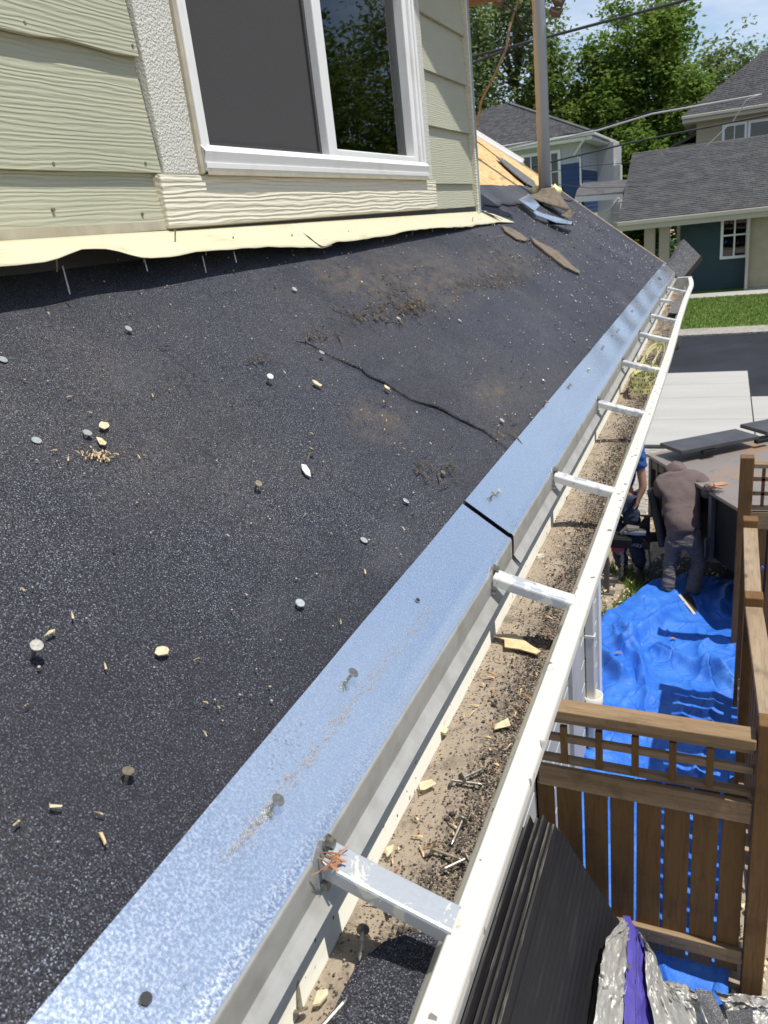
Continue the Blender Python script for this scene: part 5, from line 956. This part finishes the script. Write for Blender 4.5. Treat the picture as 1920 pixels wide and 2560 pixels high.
for u, v, l in tw_:
    p = PZ(u, v, .13); o = MB().add([p + (-.03, 0, .0), p + (0, -.015, .01), p + (.03, .005, 0), p + (0, .018, .012)], [(0, 1, 2, 3)]).build('dead_leaf', MAT['chip_red'], solid=.002); tag(o, l, 'leaf')
# ================================================================== DUMP TRAILER
A_ = PZ(1632, 1132, 1.15); Cc = PZ(1845, 1256, 1.15); vv = (Cc - A_) / np.linalg.norm(Cc - A_); Wd = np.linalg.norm(Cc - A_); uu = np.array([-vv[1], vv[0], 0]); uu = uu if uu[0] > 0 else -uu
trl = thing('dump_trailer', A_ * (1, 1, 0) + vv * Wd / 2, 'black dump trailer with a rust streaked cover plate and charcoal lids', 'trailer')
def T(s, t, z): return np.array([A_[0], A_[1], 0]) + vv * s + uu * t + np.array([0, 0, z])
Wt = Wd + .55
MB().prism([T(0, 0, .45), T(Wt, 0, .45), T(Wt, 3.2, .45), T(0, 3.2, .45)], (0, 0, .62)).build('bed', MAT['trailer'], trl)
MB().prism([T(-.03, -.06, 1.105), T(Wt + .03, -.06, 1.105), T(Wt + .03, 3.2, 1.15), T(-.03, 3.2, 1.15)], (0, 0, .035)).build('cover_plate', MAT['plate'], trl, bevel=.006)
for s, w in [(0, .06), (.18, .04), (.33, .04), (.48, .04), (.63, .04), (.95, .05), (1.3, .05)]: MB().prism([T(s, -.05, .42), T(s + w, -.05, .42), T(s + w, -.001, .42), T(s, -.001, .42)], (0, 0, .67)).build('wall_rib', MAT['trailer_grey'], trl, bevel=.004)
MB().prism([T(0, -.04, 1.0), T(.62, -.04, 1.0), T(.62, -.002, 1.0), T(0, -.002, 1.0)], (0, 0, .09)).build('top_channel', MAT['trailer_grey'], trl)
L1, L2, L3, L4 = [PZ(*p, 1.24) for p in [(1649, 1117), (1838, 1081), (1862, 1094), (1703, 1137)]]
MB().prism([L1, L2, L2 + (L4 - L1), L4], (0, 0, .045)).build('lid', MAT['lid'], trl, bevel=.008)
e = (L2 - L1) / np.linalg.norm(L2 - L1); L5 = L2 + e * .06 + np.array([0, .15, 0]); MB().prism([L5, L5 + e * 1.2, L5 + e * 1.2 + (L4 - L1) * 1.1, L5 + (L4 - L1) * 1.1], (0, 0, .045)).build('lid', MAT['lid'], trl, bevel=.008)
for s in (.25, .9): p = L4 + e * s + (0, 0, -.02); MB().bar(p, p + e * .16 + (0, 0, .0), .05, .03).build('hinge', MAT['trailer'], trl)
for t in (.15, 2.9): MB().bar(T(-.02, t, .42), T(Wt, t, .42), .09, .12).build('frame_beam', MAT['trailer'], trl)
for s in (-.10, Wt + .02):
    for t in (1.3, 2.1):
        c = T(s, t, .33); w_ = MB(); w_.tube([c - vv * .09, c - vv * .08, c + vv * .08, c + vv * .09], [.27, .33, .33, .27], 26); wo_ = w_.build('wheel', MAT['rubber'], trl, smooth=False); MB().tube([c - vv * .1, c + vv * .1], .17, 20).build('rim', MAT['trailer_grey'], wo_)
# tongue with coupler, jack and chains
m0 = PZ(1655, 1340, .52); m1 = PZ(1528, 1352, .52)
MB().bar(m0 + (m0 - m1) * .8, m0, .08, .09).bar(m0, m1, .08, .085).build('tongue', MAT['trailer'], trl, bevel=.006); MB().bar(m0 + (m0 - m1) * .25 + (0, 0, .08), m0 + (m1 - m0) * .05 + (0, 0, .08), .16, .05).build('winch_tray', MAT['trailer'], trl, bevel=.01)
jp = PZ(1617, 1345, .5); MB().tube([jp + (0, 0, -.12), jp + (0, 0, .24)], .032, 12).build('jack', MAT['trailer'], trl); MB().prism([jp + (-.03, -.02, .05), jp + (-.16, -.03, .05), jp + (-.03, -.02, .22)], (0, .02, 0)).build('jack_gusset', MAT['trailer'], trl)
cp = PZ(1585, 1330, .60); MB().bar(cp + (-.10, 0, 0), cp + (.12, .01, 0), .10, .045).build('coupler', MAT['chain'], trl, bevel=.012); MB().tube([cp + (-.12, 0, -.03), cp + (-.05, 0, .03), cp + (.05, 0, .035)], [.035, .05, .03], 10).build('coupler_socket', MAT['trailer_grey'], trl)
rd = PZ(1528, 1372, .44); MB().bar(rd, rd + (.13, .01, .0), .02, .06).build('reflector', MAT['red'], trl); MB().bar(rd + (-.03, 0, .07), rd + (.2, 0, .07), .06, .09).build('hitch_box', MAT['trailer'], trl)
lg = PZ(1517, 1484, 0); MB().bar(lg, lg + (0, 0, .42), .05, .05, (0, 1, 0)).bar(lg + (-.08, 0, .012), lg + (.08, 0, .012), .1, .02).build('stand_leg', MAT['trailer_grey'], trl)
def chain(p, q, sag, n, name='safety_chain'):
    b = MB()
    for i in range(n):
        t = (i + .5) / n; c = p * (1 - t) + q * t - np.array([0, 0, sag * 4 * t * (1 - t)]); a = i % 2; r = .014
        b.tube([c + (r * math.cos(k) * (1 if a else .45), r * math.cos(k) * (0 if a else .5), 1.35 * r * math.sin(k)) for k in np.linspace(0, 2 * PI, 9)], .0042, 5)
    b.build(name, MAT['chain'], trl)
chain(PZ(1560, 1345, .55), PZ(1605, 1365, .42), .02, 11); chain(PZ(1556, 1380, .42), PZ(1555, 1445, .05), .0, 12)
MB().tube([cp + (.02, 0, .0), cp + (.14, -.02, -.12), cp + (.17, -.05, -.36), cp + (.10, -.06, -.50), cp + (.0, -.04, -.42)], .009, 7).build('breakaway_cord', MAT['rubber'], trl, smooth=True)
rp0 = PZ(1628, 1225, .98); rp1 = PZ(1660, 1365, .50); MB().tube([rp0 + (0, 0, .02), rp0, rp0 * .5 + rp1 * .5, rp1], [.02, .045, .048, .05], 14).build('roller_arm', MAT['rubber'], trl, smooth=True)
MB().bar(T(.5, -.3, .06) * (1, 1, 0) + (0, 0, .012), T(2.2, 1.2, .0) * (1, 1, 0) + (0, 0, .012), .9, .02).build('ramp_sheet', MAT['trailer'], trl)
# ================================================================== PEOPLE
def skin(name, J, bones, mat, parent=None, root=None, sub=2, kind=None, fold=0):
    keys = list(J); me = bpy.data.meshes.new(name + '_cage'); me.from_pydata([tuple(J[k][0]) for k in keys], [(keys.index(a), keys.index(b)) for a, b in bones], []); me.update()
    o = bpy.data.objects.new(name + '_cage', me); COL.objects.link(o); o.modifiers.new('s', 'SKIN'); m = o.modifiers.new('d', 'SUBSURF'); m.levels = sub; m.render_levels = sub
    for i, k in enumerate(keys):
        r = J[k][1]; me.skin_vertices[0].data[i].radius = r if isinstance(r, tuple) else (r, r); me.skin_vertices[0].data[i].use_root = (k == (root or keys[0]))
    dg = bpy.context.evaluated_depsgraph_get(); dg.update(); ev = o.evaluated_get(dg); nm = bpy.data.meshes.new_from_object(ev); nm.name = name
    bpy.data.objects.remove(o); b = base(parent)
    if fold:
        nn = [v.normal.copy() for v in nm.vertices]
        for v, q in zip(nm.vertices, nn):
            c = v.co; f = 1 - abs(2 * float(fbm(c.x * 7 + c.y * 5 + 3, c.z * 17 + c.x * 6, 77, 3)) - 1); g2 = 1 - abs(2 * float(fbm(c.x * 11 - c.z * 4, c.y * 9 + c.z * 9, 78, 2)) - 1); v.co = c + q * fold * (f ** 3 + .6 * g2 ** 3 - .35)
    nm.transform(Matrix.Translation((-b[0], -b[1], -b[2]))); return link(name, nm, mat, parent, True, kind=kind)
def hand(J, B, key, wrist, dirv, side, up, k=1.0, curl=.3):
    d = np.array(dirv, float); d /= np.linalg.norm(d); s = np.array(side, float); s -= d * (s @ d); s /= np.linalg.norm(s); n = np.cross(d, s); n = n if n @ np.array(up) < 0 else -n   # n: towards the palm
    J[key + 'palm'] = (wrist + d * .055 * k, (.034 * k, .018 * k)); B.append((key, key + 'palm'))
    for i, (off, L_) in enumerate([(-.03, .072), (-.010, .082), (.010, .078), (.029, .062)]):
        b0 = wrist + d * .075 * k + s * off * k * .8; p1 = b0 + d * L_ * .5 * k + n * curl * .015 + s * off * .25; p2 = b0 + d * L_ * k * (1 - curl * .4) + n * curl * .05 + s * off * .5
        J[f'{key}f{i}a'] = (b0, .010 * k); J[f'{key}f{i}b'] = (p1, .0085 * k); J[f'{key}f{i}c'] = (p2, .0065 * k); B += [(key + 'palm', f'{key}f{i}a'), (f'{key}f{i}a', f'{key}f{i}b'), (f'{key}f{i}b', f'{key}f{i}c')]
    t0 = wrist + d * .03 * k - s * .034 * k; J[key + 't0'] = (t0, .012 * k); J[key + 't1'] = (t0 + d * .03 * k - s * .022 * k + n * .01, .0095 * k); J[key + 't2'] = (t0 + d * .056 * k - s * .024 * k + n * .02, .0075 * k)
    B += [(key + 'palm', key + 't0'), (key + 't0', key + 't1'), (key + 't1', key + 't2')]
v3 = lambda *a: np.array(a, float)
# --- man in the brown hoodie, seen from behind, leaning onto the trailer plate
F1 = PZ(1668, 1503, .0); fx, fy = F1[0], F1[1]; T2 = PZ(1748, 1548, .05)
pel = PY(1708, 1330, fy + .12); hipL = pel + v3(-.085, .0, -.03); hipR = pel + v3(.085, -.0, -.03)
ankL = v3(fx, fy, .11); kneL = hipL * .47 + ankL * .53 + v3(.0, .05, 0); kneR = PY(1746, 1402, fy + .13); ankR = PY(1727, 1492, fy - .02)
sh = PY(1700, 1205, fy + .50); shL = sh + v3(-.165, -.02, -.02); shR = sh + v3(.17, -.03, .03); nk = sh + v3(-.02, .07, .035); hd_ = sh + v3(-.06, .19, .035)
hnd = PZ(1781, 1219, 1.185); elR = PY(1771, 1232, fy + .36); wrR = hnd + v3(-.02, -.03, .02)
elL = shL + v3(-.05, .14, -.24); wrL = elL + v3(.06, .20, -.12)
p1 = thing('person', (fx, fy, 0), 'person in a faded brown hoodie and charcoal trousers leaning over the trailer, one heel raised', 'person', 'two people working by the trailer')
J = {'pel': (pel, (.10, .08)), 'waist': (pel * .6 + sh * .4, (.105, .085)), 'chest': (pel * .2 + sh * .8, (.15, .11)), 'nk': (nk, .055), 'hd': (hd_, (.085, .095)), 'hd2': (hd_ + v3(0, .07, .02), .075), 'shL': (shL, .06), 'elL': (elL, .042), 'wrL': (wrL, .028), 'shR': (shR, .05), 'elR': (elR, .040), 'wrR': (wrR, .028), 'hipL': (hipL, .062), 'kneL': (kneL, .048), 'ankL': (ankL, .04), 'hipR': (hipR, .062), 'kneR': (kneR, .048), 'ankR': (ankR, .04)}
B = [('pel', 'waist'), ('waist', 'chest'), ('chest', 'nk'), ('nk', 'hd'), ('hd', 'hd2'), ('chest', 'shL'), ('shL', 'elL'), ('elL', 'wrL'), ('chest', 'shR'), ('shR', 'elR'), ('elR', 'wrR'), ('pel', 'hipL'), ('hipL', 'kneL'), ('kneL', 'ankL'), ('pel', 'hipR'), ('hipR', 'kneR'), ('kneR', 'ankR')]
hand(J, B, 'wrR', wrR, v3(.75, .35, .12), v3(-.35, .75, .0), v3(0, 0, 1), 1.05, .1); hand(J, B, 'wrL', wrL, v3(.1, .6, -.5), v3(1, 0, 0), v3(0, 0, 1), 1.0, .4)
skin('body', J, B, MAT['skin'], p1, 'pel')
hem = pel + (sh - pel) * -.10
Jh = {'hem': (pel + (sh - pel) * -.16, (.172, .150)), 'w': (pel * .62 + sh * .38, (.178, .150)), 'c': (pel * .25 + sh * .75, (.190, .142)), 't': (sh + v3(0, .02, .0), (.155, .105)), 'nk': (nk + v3(0, .01, 0), .088), 'hood': (hd_ + v3(0, -.02, .03), (.112, .100)), 'hood2': (hd_ + v3(0, .08, .01), .10), 'shL': (shL, .096), 'elL': (elL, .064), 'wrL': (wrL, .046), 'shR': (shR + v3(-.01, 0, -.005), .104), 'mR': (shR * .5 + elR * .5 + v3(.0, 0, -.0), .088), 'elR': (elR, .074), 'wrR': (elR * .22 + wrR * .78, .050)}
skin('hoodie', Jh, [('hem', 'w'), ('w', 'c'), ('c', 't'), ('t', 'nk'), ('nk', 'hood'), ('hood', 'hood2'), ('t', 'shL'), ('shL', 'elL'), ('elL', 'wrL'), ('t', 'shR'), ('shR', 'mR'), ('mR', 'elR'), ('elR', 'wrR')], MAT['hoodie'], p1, 'c', sub=3, fold=.012)
Jt = {'w': (pel * .84 + sh * .16, (.146, .120)), 'p': (pel + v3(0, -.01, -.05), (.158, .135)), 'hL': (hipL + v3(0, 0, -.07), .093), 'kL': (kneL, .066), 'sL': (kneL * .45 + ankL * .55, .060), 'aL': (ankL + v3(0, 0, -.01), .060), 'hR': (hipR + v3(.015, 0, -.07), .096), 'mR': (hipR * .5 + kneR * .5, .082), 'kR': (kneR + v3(.01, 0, 0), .070), 'sR': (kneR * .5 + ankR * .5, .066), 'aR': (ankR * .93 + kneR * .07, .062)}
skin('trousers', Jt, [('w', 'p'), ('p', 'hL'), ('hL', 'kL'), ('kL', 'sL'), ('sL', 'aL'), ('p', 'hR'), ('hR', 'mR'), ('mR', 'kR'), ('kR', 'sR'), ('sR', 'aR')], MAT['pants'], p1, 'p', sub=3, fold=.012)
pk = kneR * .35 + hipR * .65; MB().prism([pk + v3(.085, -.085, .10), pk + v3(.115, -.03, .10), pk + v3(.12, -.03, -.10), pk + v3(.09, -.085, -.10)], v3(.014, -.008, 0)).build('cargo_pocket', MAT['pants'], p1, bevel=.006)
def shoe(heel, toe, up, parent):
    d = (toe - heel); L_ = np.linalg.norm(d); d /= L_; s = np.cross(d, up); s /= np.linalg.norm(s); up = np.cross(s, d); rows = []; srows = []
    for t, w, h in [(0, .030, .05), (.05, .040, .075), (.25, .042, .085), (.5, .046, .062), (.75, .052, .045), (.93, .040, .034), (1, .014, .02)]:
        c = heel + d * L_ * t; rows.append([c + s * w * math.cos(a) + up * (h * max(0, math.sin(a)) + .012) for a in np.linspace(0, PI, 9)]); srows.append([c + s * w * 1.08 * x + up * z for x, z in ((-1, .018), (-1, 0), (1, 0), (1, .018))])
    o = MB().grid(rows).build('shoe', MAT['shoe'], parent, smooth=True, solid=.006); MB().grid(srows).build('sole', MAT['sole'], o, solid=.01); return o
shoe(v3(fx - .01, fy - .07, .012), v3(fx - .02, fy + .20, .012), v3(0, 0, 1), p1)
hl = PY(1699, 1494, fy - .06); shoe(hl, PZ(1743, 1550, .06), v3(.55, .60, .35), p1)
# --- man in the blue shirt, mostly behind the gutter
F2 = PZ(1603, 1448, 0.0); gx, gyy = F2[0], F2[1]
p2 = thing('person', (gx, gyy, 0), 'person in a blue T-shirt and dark jeans half hidden behind the gutter', 'person', 'two people working by the trailer')
bx_ = PY(1562, 1255, gyy + .15)[0]; by_ = gyy + .12
pel2 = v3(bx_ - .05, by_, .93); sh2 = v3(bx_ - .06, by_ + .06, 1.42); sR = PY(1588, 1165, by_ + .03); eR = PY(1608, 1218, by_ - .02); wR = PY(1597, 1245, by_ - .05); sL = sh2 + v3(-.2, .0, 0); eL = sL + v3(-.06, .02, -.28); wL = eL + v3(.02, .18, -.18)
sR = v3(sh2[0] + .19, by_ + .03, 1.40)
an = [v3(gx - .20, gyy + .05, .10), v3(gx - .02, gyy + .06, .10)]; hp2 = [pel2 + v3(-.09, 0, -.04), pel2 + v3(.09, 0, -.04)]; kn2 = [hp2[i] * .48 + an[i] * .52 + v3(0, -.03, 0) for i in (0, 1)]
J = {'pel': (pel2, (.13, .1)), 'w': (pel2 * .5 + sh2 * .5, (.12, .1)), 'ch': (sh2 + v3(0, 0, -.08), (.15, .11)), 'nk': (sh2 + v3(0, -.01, .09), .055), 'hd': (sh2 + v3(0, -.03, .20), (.078, .09)), 'hd2': (sh2 + v3(0, -.03, .28), .075), 'sL': (sL, .055), 'eL': (eL, .04), 'wL': (wL, .028), 'sR': (sR, .055), 'eR': (eR, .042), 'wR': (wR, .029), 'h0': (hp2[0], .08), 'k0': (kn2[0], .055), 'a0': (an[0], .04), 'h1': (hp2[1], .08), 'k1': (kn2[1], .055), 'a1': (an[1], .04)}
B = [('pel', 'w'), ('w', 'ch'), ('ch', 'nk'), ('nk', 'hd'), ('hd', 'hd2'), ('ch', 'sL'), ('sL', 'eL'), ('eL', 'wL'), ('ch', 'sR'), ('sR', 'eR'), ('eR', 'wR'), ('pel', 'h0'), ('h0', 'k0'), ('k0', 'a0'), ('pel', 'h1'), ('h1', 'k1'), ('k1', 'a1')]
hand(J, B, 'wR', wR, v3(-.25, -.1, -1), v3(0, -1, 0), v3(1, 0, 0), 1.1, .9); hand(J, B, 'wL', wL, v3(.2, .6, -.6), v3(1, 0, 0), v3(0, 0, 1), 1, .5)
skin('body', J, B, MAT['skin'], p2, 'pel')
skin('shirt', {'h': (pel2 + v3(0, 0, .02), (.165, .13)), 'w': (pel2 * .5 + sh2 * .5, (.16, .13)), 'c': (sh2 + v3(0, 0, -.08), (.18, .135)), 't': (sh2 + v3(0, 0, .02), (.10, .08)), 'sR': (sR, .085), 'mR': (sR * .45 + eR * .55, .072), 'sL': (sL, .085), 'mL': (sL * .5 + eL * .5, .07)}, [('h', 'w'), ('w', 'c'), ('c', 't'), ('c', 'sR'), ('sR', 'mR'), ('c', 'sL'), ('sL', 'mL')], MAT['bluecloth'], p2, 'c', sub=3, fold=.02)
skin('jeans', {'p': (pel2 + v3(0, 0, -.02), (.15, .125)), 'h0': (hp2[0] + v3(0, 0, -.05), .098), 'k0': (kn2[0], .074), 'a0': (an[0], .062), 'h1': (hp2[1] + v3(0, 0, -.05), .098), 'k1': (kn2[1], .074), 'a1': (an[1], .062)}, [('p', 'h0'), ('h0', 'k0'), ('k0', 'a0'), ('p', 'h1'), ('h1', 'k1'), ('k1', 'a1')], MAT['jeans'], p2, 'p', sub=3, fold=.025)
skin('hair', {'a': (sh2 + v3(0, .02, .27), .088), 'b': (sh2 + v3(0, -.01, .32), .075)}, [('a', 'b')], MAT['hair'], p2, 'a')
for a_ in an: shoe(v3(a_[0], a_[1] + .07, .01), v3(a_[0] + .03, a_[1] - .19, .01), v3(0, 0, 1), p2)
# ================================================================== RIBBED BOARDS LEANING ON THE WALL
fe = 2.80
def board(k, xt, zt, xb, zb_, yfar, label):
    o_ = thing('ribbed_board', ((xt + xb) / 2, 1.6, 0), label, 'board', 'black ribbed boards stacked on edge against the house')
    t = np.array([xt, yfar, zt]); b_ = np.array([xb, yfar, zb_]); n_ = np.cross(b_ - t, (0, 1, 0)); n_ /= np.linalg.norm(n_); n_ = n_ if n_[0] > 0 else -n_
    R_ = 40; rows = []
    for i in range(R_ * 2 + 1):
        s = i / (R_ * 2); p = t * (1 - s) + b_ * s + n_ * (.0016 if i % 2 else 0); rows.append([p, p - (0, yfar + 1.2, 0)])
    MB().grid(rows).build('ribbed_face', MAT['ribbed'], o_, solid=.002)
    d = (t - b_) / np.linalg.norm(t - b_)
    MB().bar(t - n_ * .006 + d * .002, t - n_ * .006 + d * .002 - (0, yfar + 1.2, 0), .009, .008, n_).build('top_edge', MAT['board_edge'], o_)
    MB().prism([t - n_ * .014, b_ - n_ * .014, b_ - n_ * .004, t - n_ * .004], (0, .006, 0)).build('end_edge', MAT['ribbed'], o_); return o_
LB = ['outermost black ribbed board with the palest chalky top edge', 'black ribbed board directly behind the outermost one', 'third black ribbed board from the outside, with a thin pale line', 'fourth black ribbed board from the outside, its end stepped back', 'fifth black ribbed board from the outside, close to the wall', 'black ribbed board nearest the house wall, under the gutter lip']
for k, (u, v, yf) in enumerate([(1400, 2075, 2.80), (1387, 2062, 2.79), (1377, 2058, 2.80), (1362, 2040, 2.82), (1346, 2046, 2.80), (1325, 2040, 2.81)]):
    p = PY(u, v, yf); board(k, p[0], p[2], p[0] + .62 - .03 * k, .0, yf, LB[k])
# ================================================================== SILVER TARP AND SCRAPS BY THE CORNER
NX, NY = 90, 90; U, Vv = np.meshgrid(np.linspace(0, 1, NX), np.linspace(0, 1, NY))
X_ = -.02 + .85 * U; Y_ = 2.25 + .76 * Vv
def bumpat(x, y, h, rx, ry): return h * np.exp(-((X_ - x) / rx) ** 2 - ((Y_ - y) / ry) ** 2)
pk_ = PY(1566, 2285, 2.72)
rid = 1 - np.abs(2 * fbm(X_ * 5 + Y_, Y_ * 6 - X_, 61, 4) - 1)
Z_ = .03 + bumpat(.45, 2.75, .06, .2, .12) + .06 * rid ** 3 + .05 * fbm(X_ * 14, Y_ * 14, 62, 3)
Vt = np.stack([X_ + .05 * (fbm(X_ * 6, Y_ * 6, 63) - .5), Y_ + .05 * (fbm(X_ * 6, Y_ * 6, 64) - .5), Z_], 2).reshape(-1, 3); idx = np.arange(NX * NY).reshape(NY, NX); Ft = np.stack([idx[:-1, :-1], idx[:-1, 1:], idx[1:, 1:], idx[1:, :-1]], 2).reshape(-1, 4)
sv = npmesh('silver_tarp', Vt, Ft, MAT['silver'], smooth=True); tag(sv, 'crumpled silver tarp with a purple underside bunched at the fence foot', 'tarp')
bP0 = PY(1400, 2075, 2.8) - C0; bn = np.cross([.62, 0, -(bP0[2] + CZ)], [0, 1, 0]); bn = bn / np.linalg.norm(bn)
def PB(u, v, k=.97): r = ray(u, v); return C0 + r * ((bn @ bP0) / (bn @ r)) * k     # just in front of the outermost board
def crumple(Lp, Rp, name, mat, seed, n=30, amp=1.0, crown=.05):
    Lp = [np.array(p) for p in Lp]; Rp = [np.array(p) for p in Rp]; m = len(Lp); rows = []; view = np.array([.15, -.75, .6])
    for i in range((m - 1) * 10 + 1):
        a = min(i // 10, m - 2); t = (i - a * 10) / 10; l = Lp[a] * (1 - t) + Lp[a + 1] * t; r = Rp[a] * (1 - t) + Rp[a + 1] * t; w = np.linalg.norm(r - l)
        rows.append([l * (1 - s) + r * s + view * (crown * math.sin(PI * s) + amp * ((.05 * (1 - abs(2 * fbm(s * w * 16 + seed, i * .16 + s * 2, seed) - 1)) ** 3 + .028 * (1 - abs(2 * fbm(s * w * 30 + seed, i * .35 - s * 3, seed + 4) - 1)) ** 2) - .03) + .0) + np.array([.012, 0, 0]) * (fbm(i * .4, s * 2, seed + 7) - .5) for s in np.linspace(0, 1, n)])
    return MB().grid(rows).build(name, MAT[mat], sv, smooth=True, solid=.0012)
crumple([PB(1556, 2292, .965), PB(1515, 2345, .965), PB(1500, 2420, .96), PB(1492, 2490, .96), PB(1478, 2600, .955)], [PB(1572, 2304, .965), PB(1572, 2345, .96), PB(1566, 2420, .955), PB(1563, 2490, .955), PB(1560, 2600, .95)], 'left_fold', 'silver', 2, crown=.02)
crumple([PB(1556, 2288, .962), PB(1572, 2330, .955), PB(1565, 2420, .948), PB(1562, 2490, .945), PB(1558, 2600, .94)], [PB(1574, 2290, .962), PB(1592, 2330, .957), PB(1590, 2420, .95), PB(1589, 2490, .948), PB(1588, 2600, .945)], 'purple_hem', 'purple', 5, n=10, amp=.12, crown=.004)
crumple([PB(1582, 2310, .975), PB(1592, 2345, .972), PB(1588, 2430, .97), PB(1588, 2520, .965), PB(1588, 2600, .96)], [PB(1594, 2325, .98), PB(1616, 2360, .985), PB(1620, 2440, .985), PB(1632, 2530, .98), PB(1640, 2600, .97)], 'purple_inside', 'purple', 7, amp=.5, crown=-.03)
crumple([PB(1594, 2326, .975), PB(1612, 2366, .975), PB(1612, 2440, .97), PB(1630, 2530, .96), PB(1640, 2600, .95)], [PB(1600, 2330, .975), PB(1636, 2384, .975), PB(1658, 2450, .975), PB(1730, 2520, .965), PB(1800, 2600, .95)], 'right_fold', 'silver', 9, crown=.02)
crumple([PY(1652, 2444, 2.80), PY(1656, 2480, 2.78), PY(1690, 2530, 2.74), PY(1720, 2610, 2.66)], [PY(1668, 2448, 2.84), PY(1722, 2464, 2.86), PY(1764, 2500, 2.84), PY(1810, 2610, 2.74)], 'right_fold', 'silver', 12, crown=.03)
crumple([PY(1786, 2478, 2.95), PY(1806, 2506, 2.92), PY(1818, 2545, 2.88), PY(1835, 2600, 2.80)], [PY(1930, 2490, 3.00), PY(1932, 2515, 2.95), PY(1935, 2550, 2.90), PY(1940, 2600, 2.82)], 'far_fold', 'silver', 15, crown=.02)
p = PB(1575, 2414, .935); MB().tube([p, p + (0, -.012, .006)], .0075, 10).build('grommet', MAT['steel_old'], sv)
def scrap(q, label, y):
    P_ = [PY(u, v, yy) for u, v, yy in q]; o = MB().prism(P_, (.002, -.004, .006)).build('shingle_strip', MAT['scrap']); return tag(o, label, 'shingle strip')
scrap([(1736, 2470, 2.80), (1778, 2478, 2.80), (1846, 2620, 2.62), (1794, 2620, 2.62)], 'dark grey shingle strip slanting over the silver tarp', 0)
scrap([(1812, 2528, 2.82), (1880, 2522, 2.82), (1885, 2620, 2.70), (1840, 2620, 2.70)], 'flat dark shingle piece in the bottom right corner', 0)
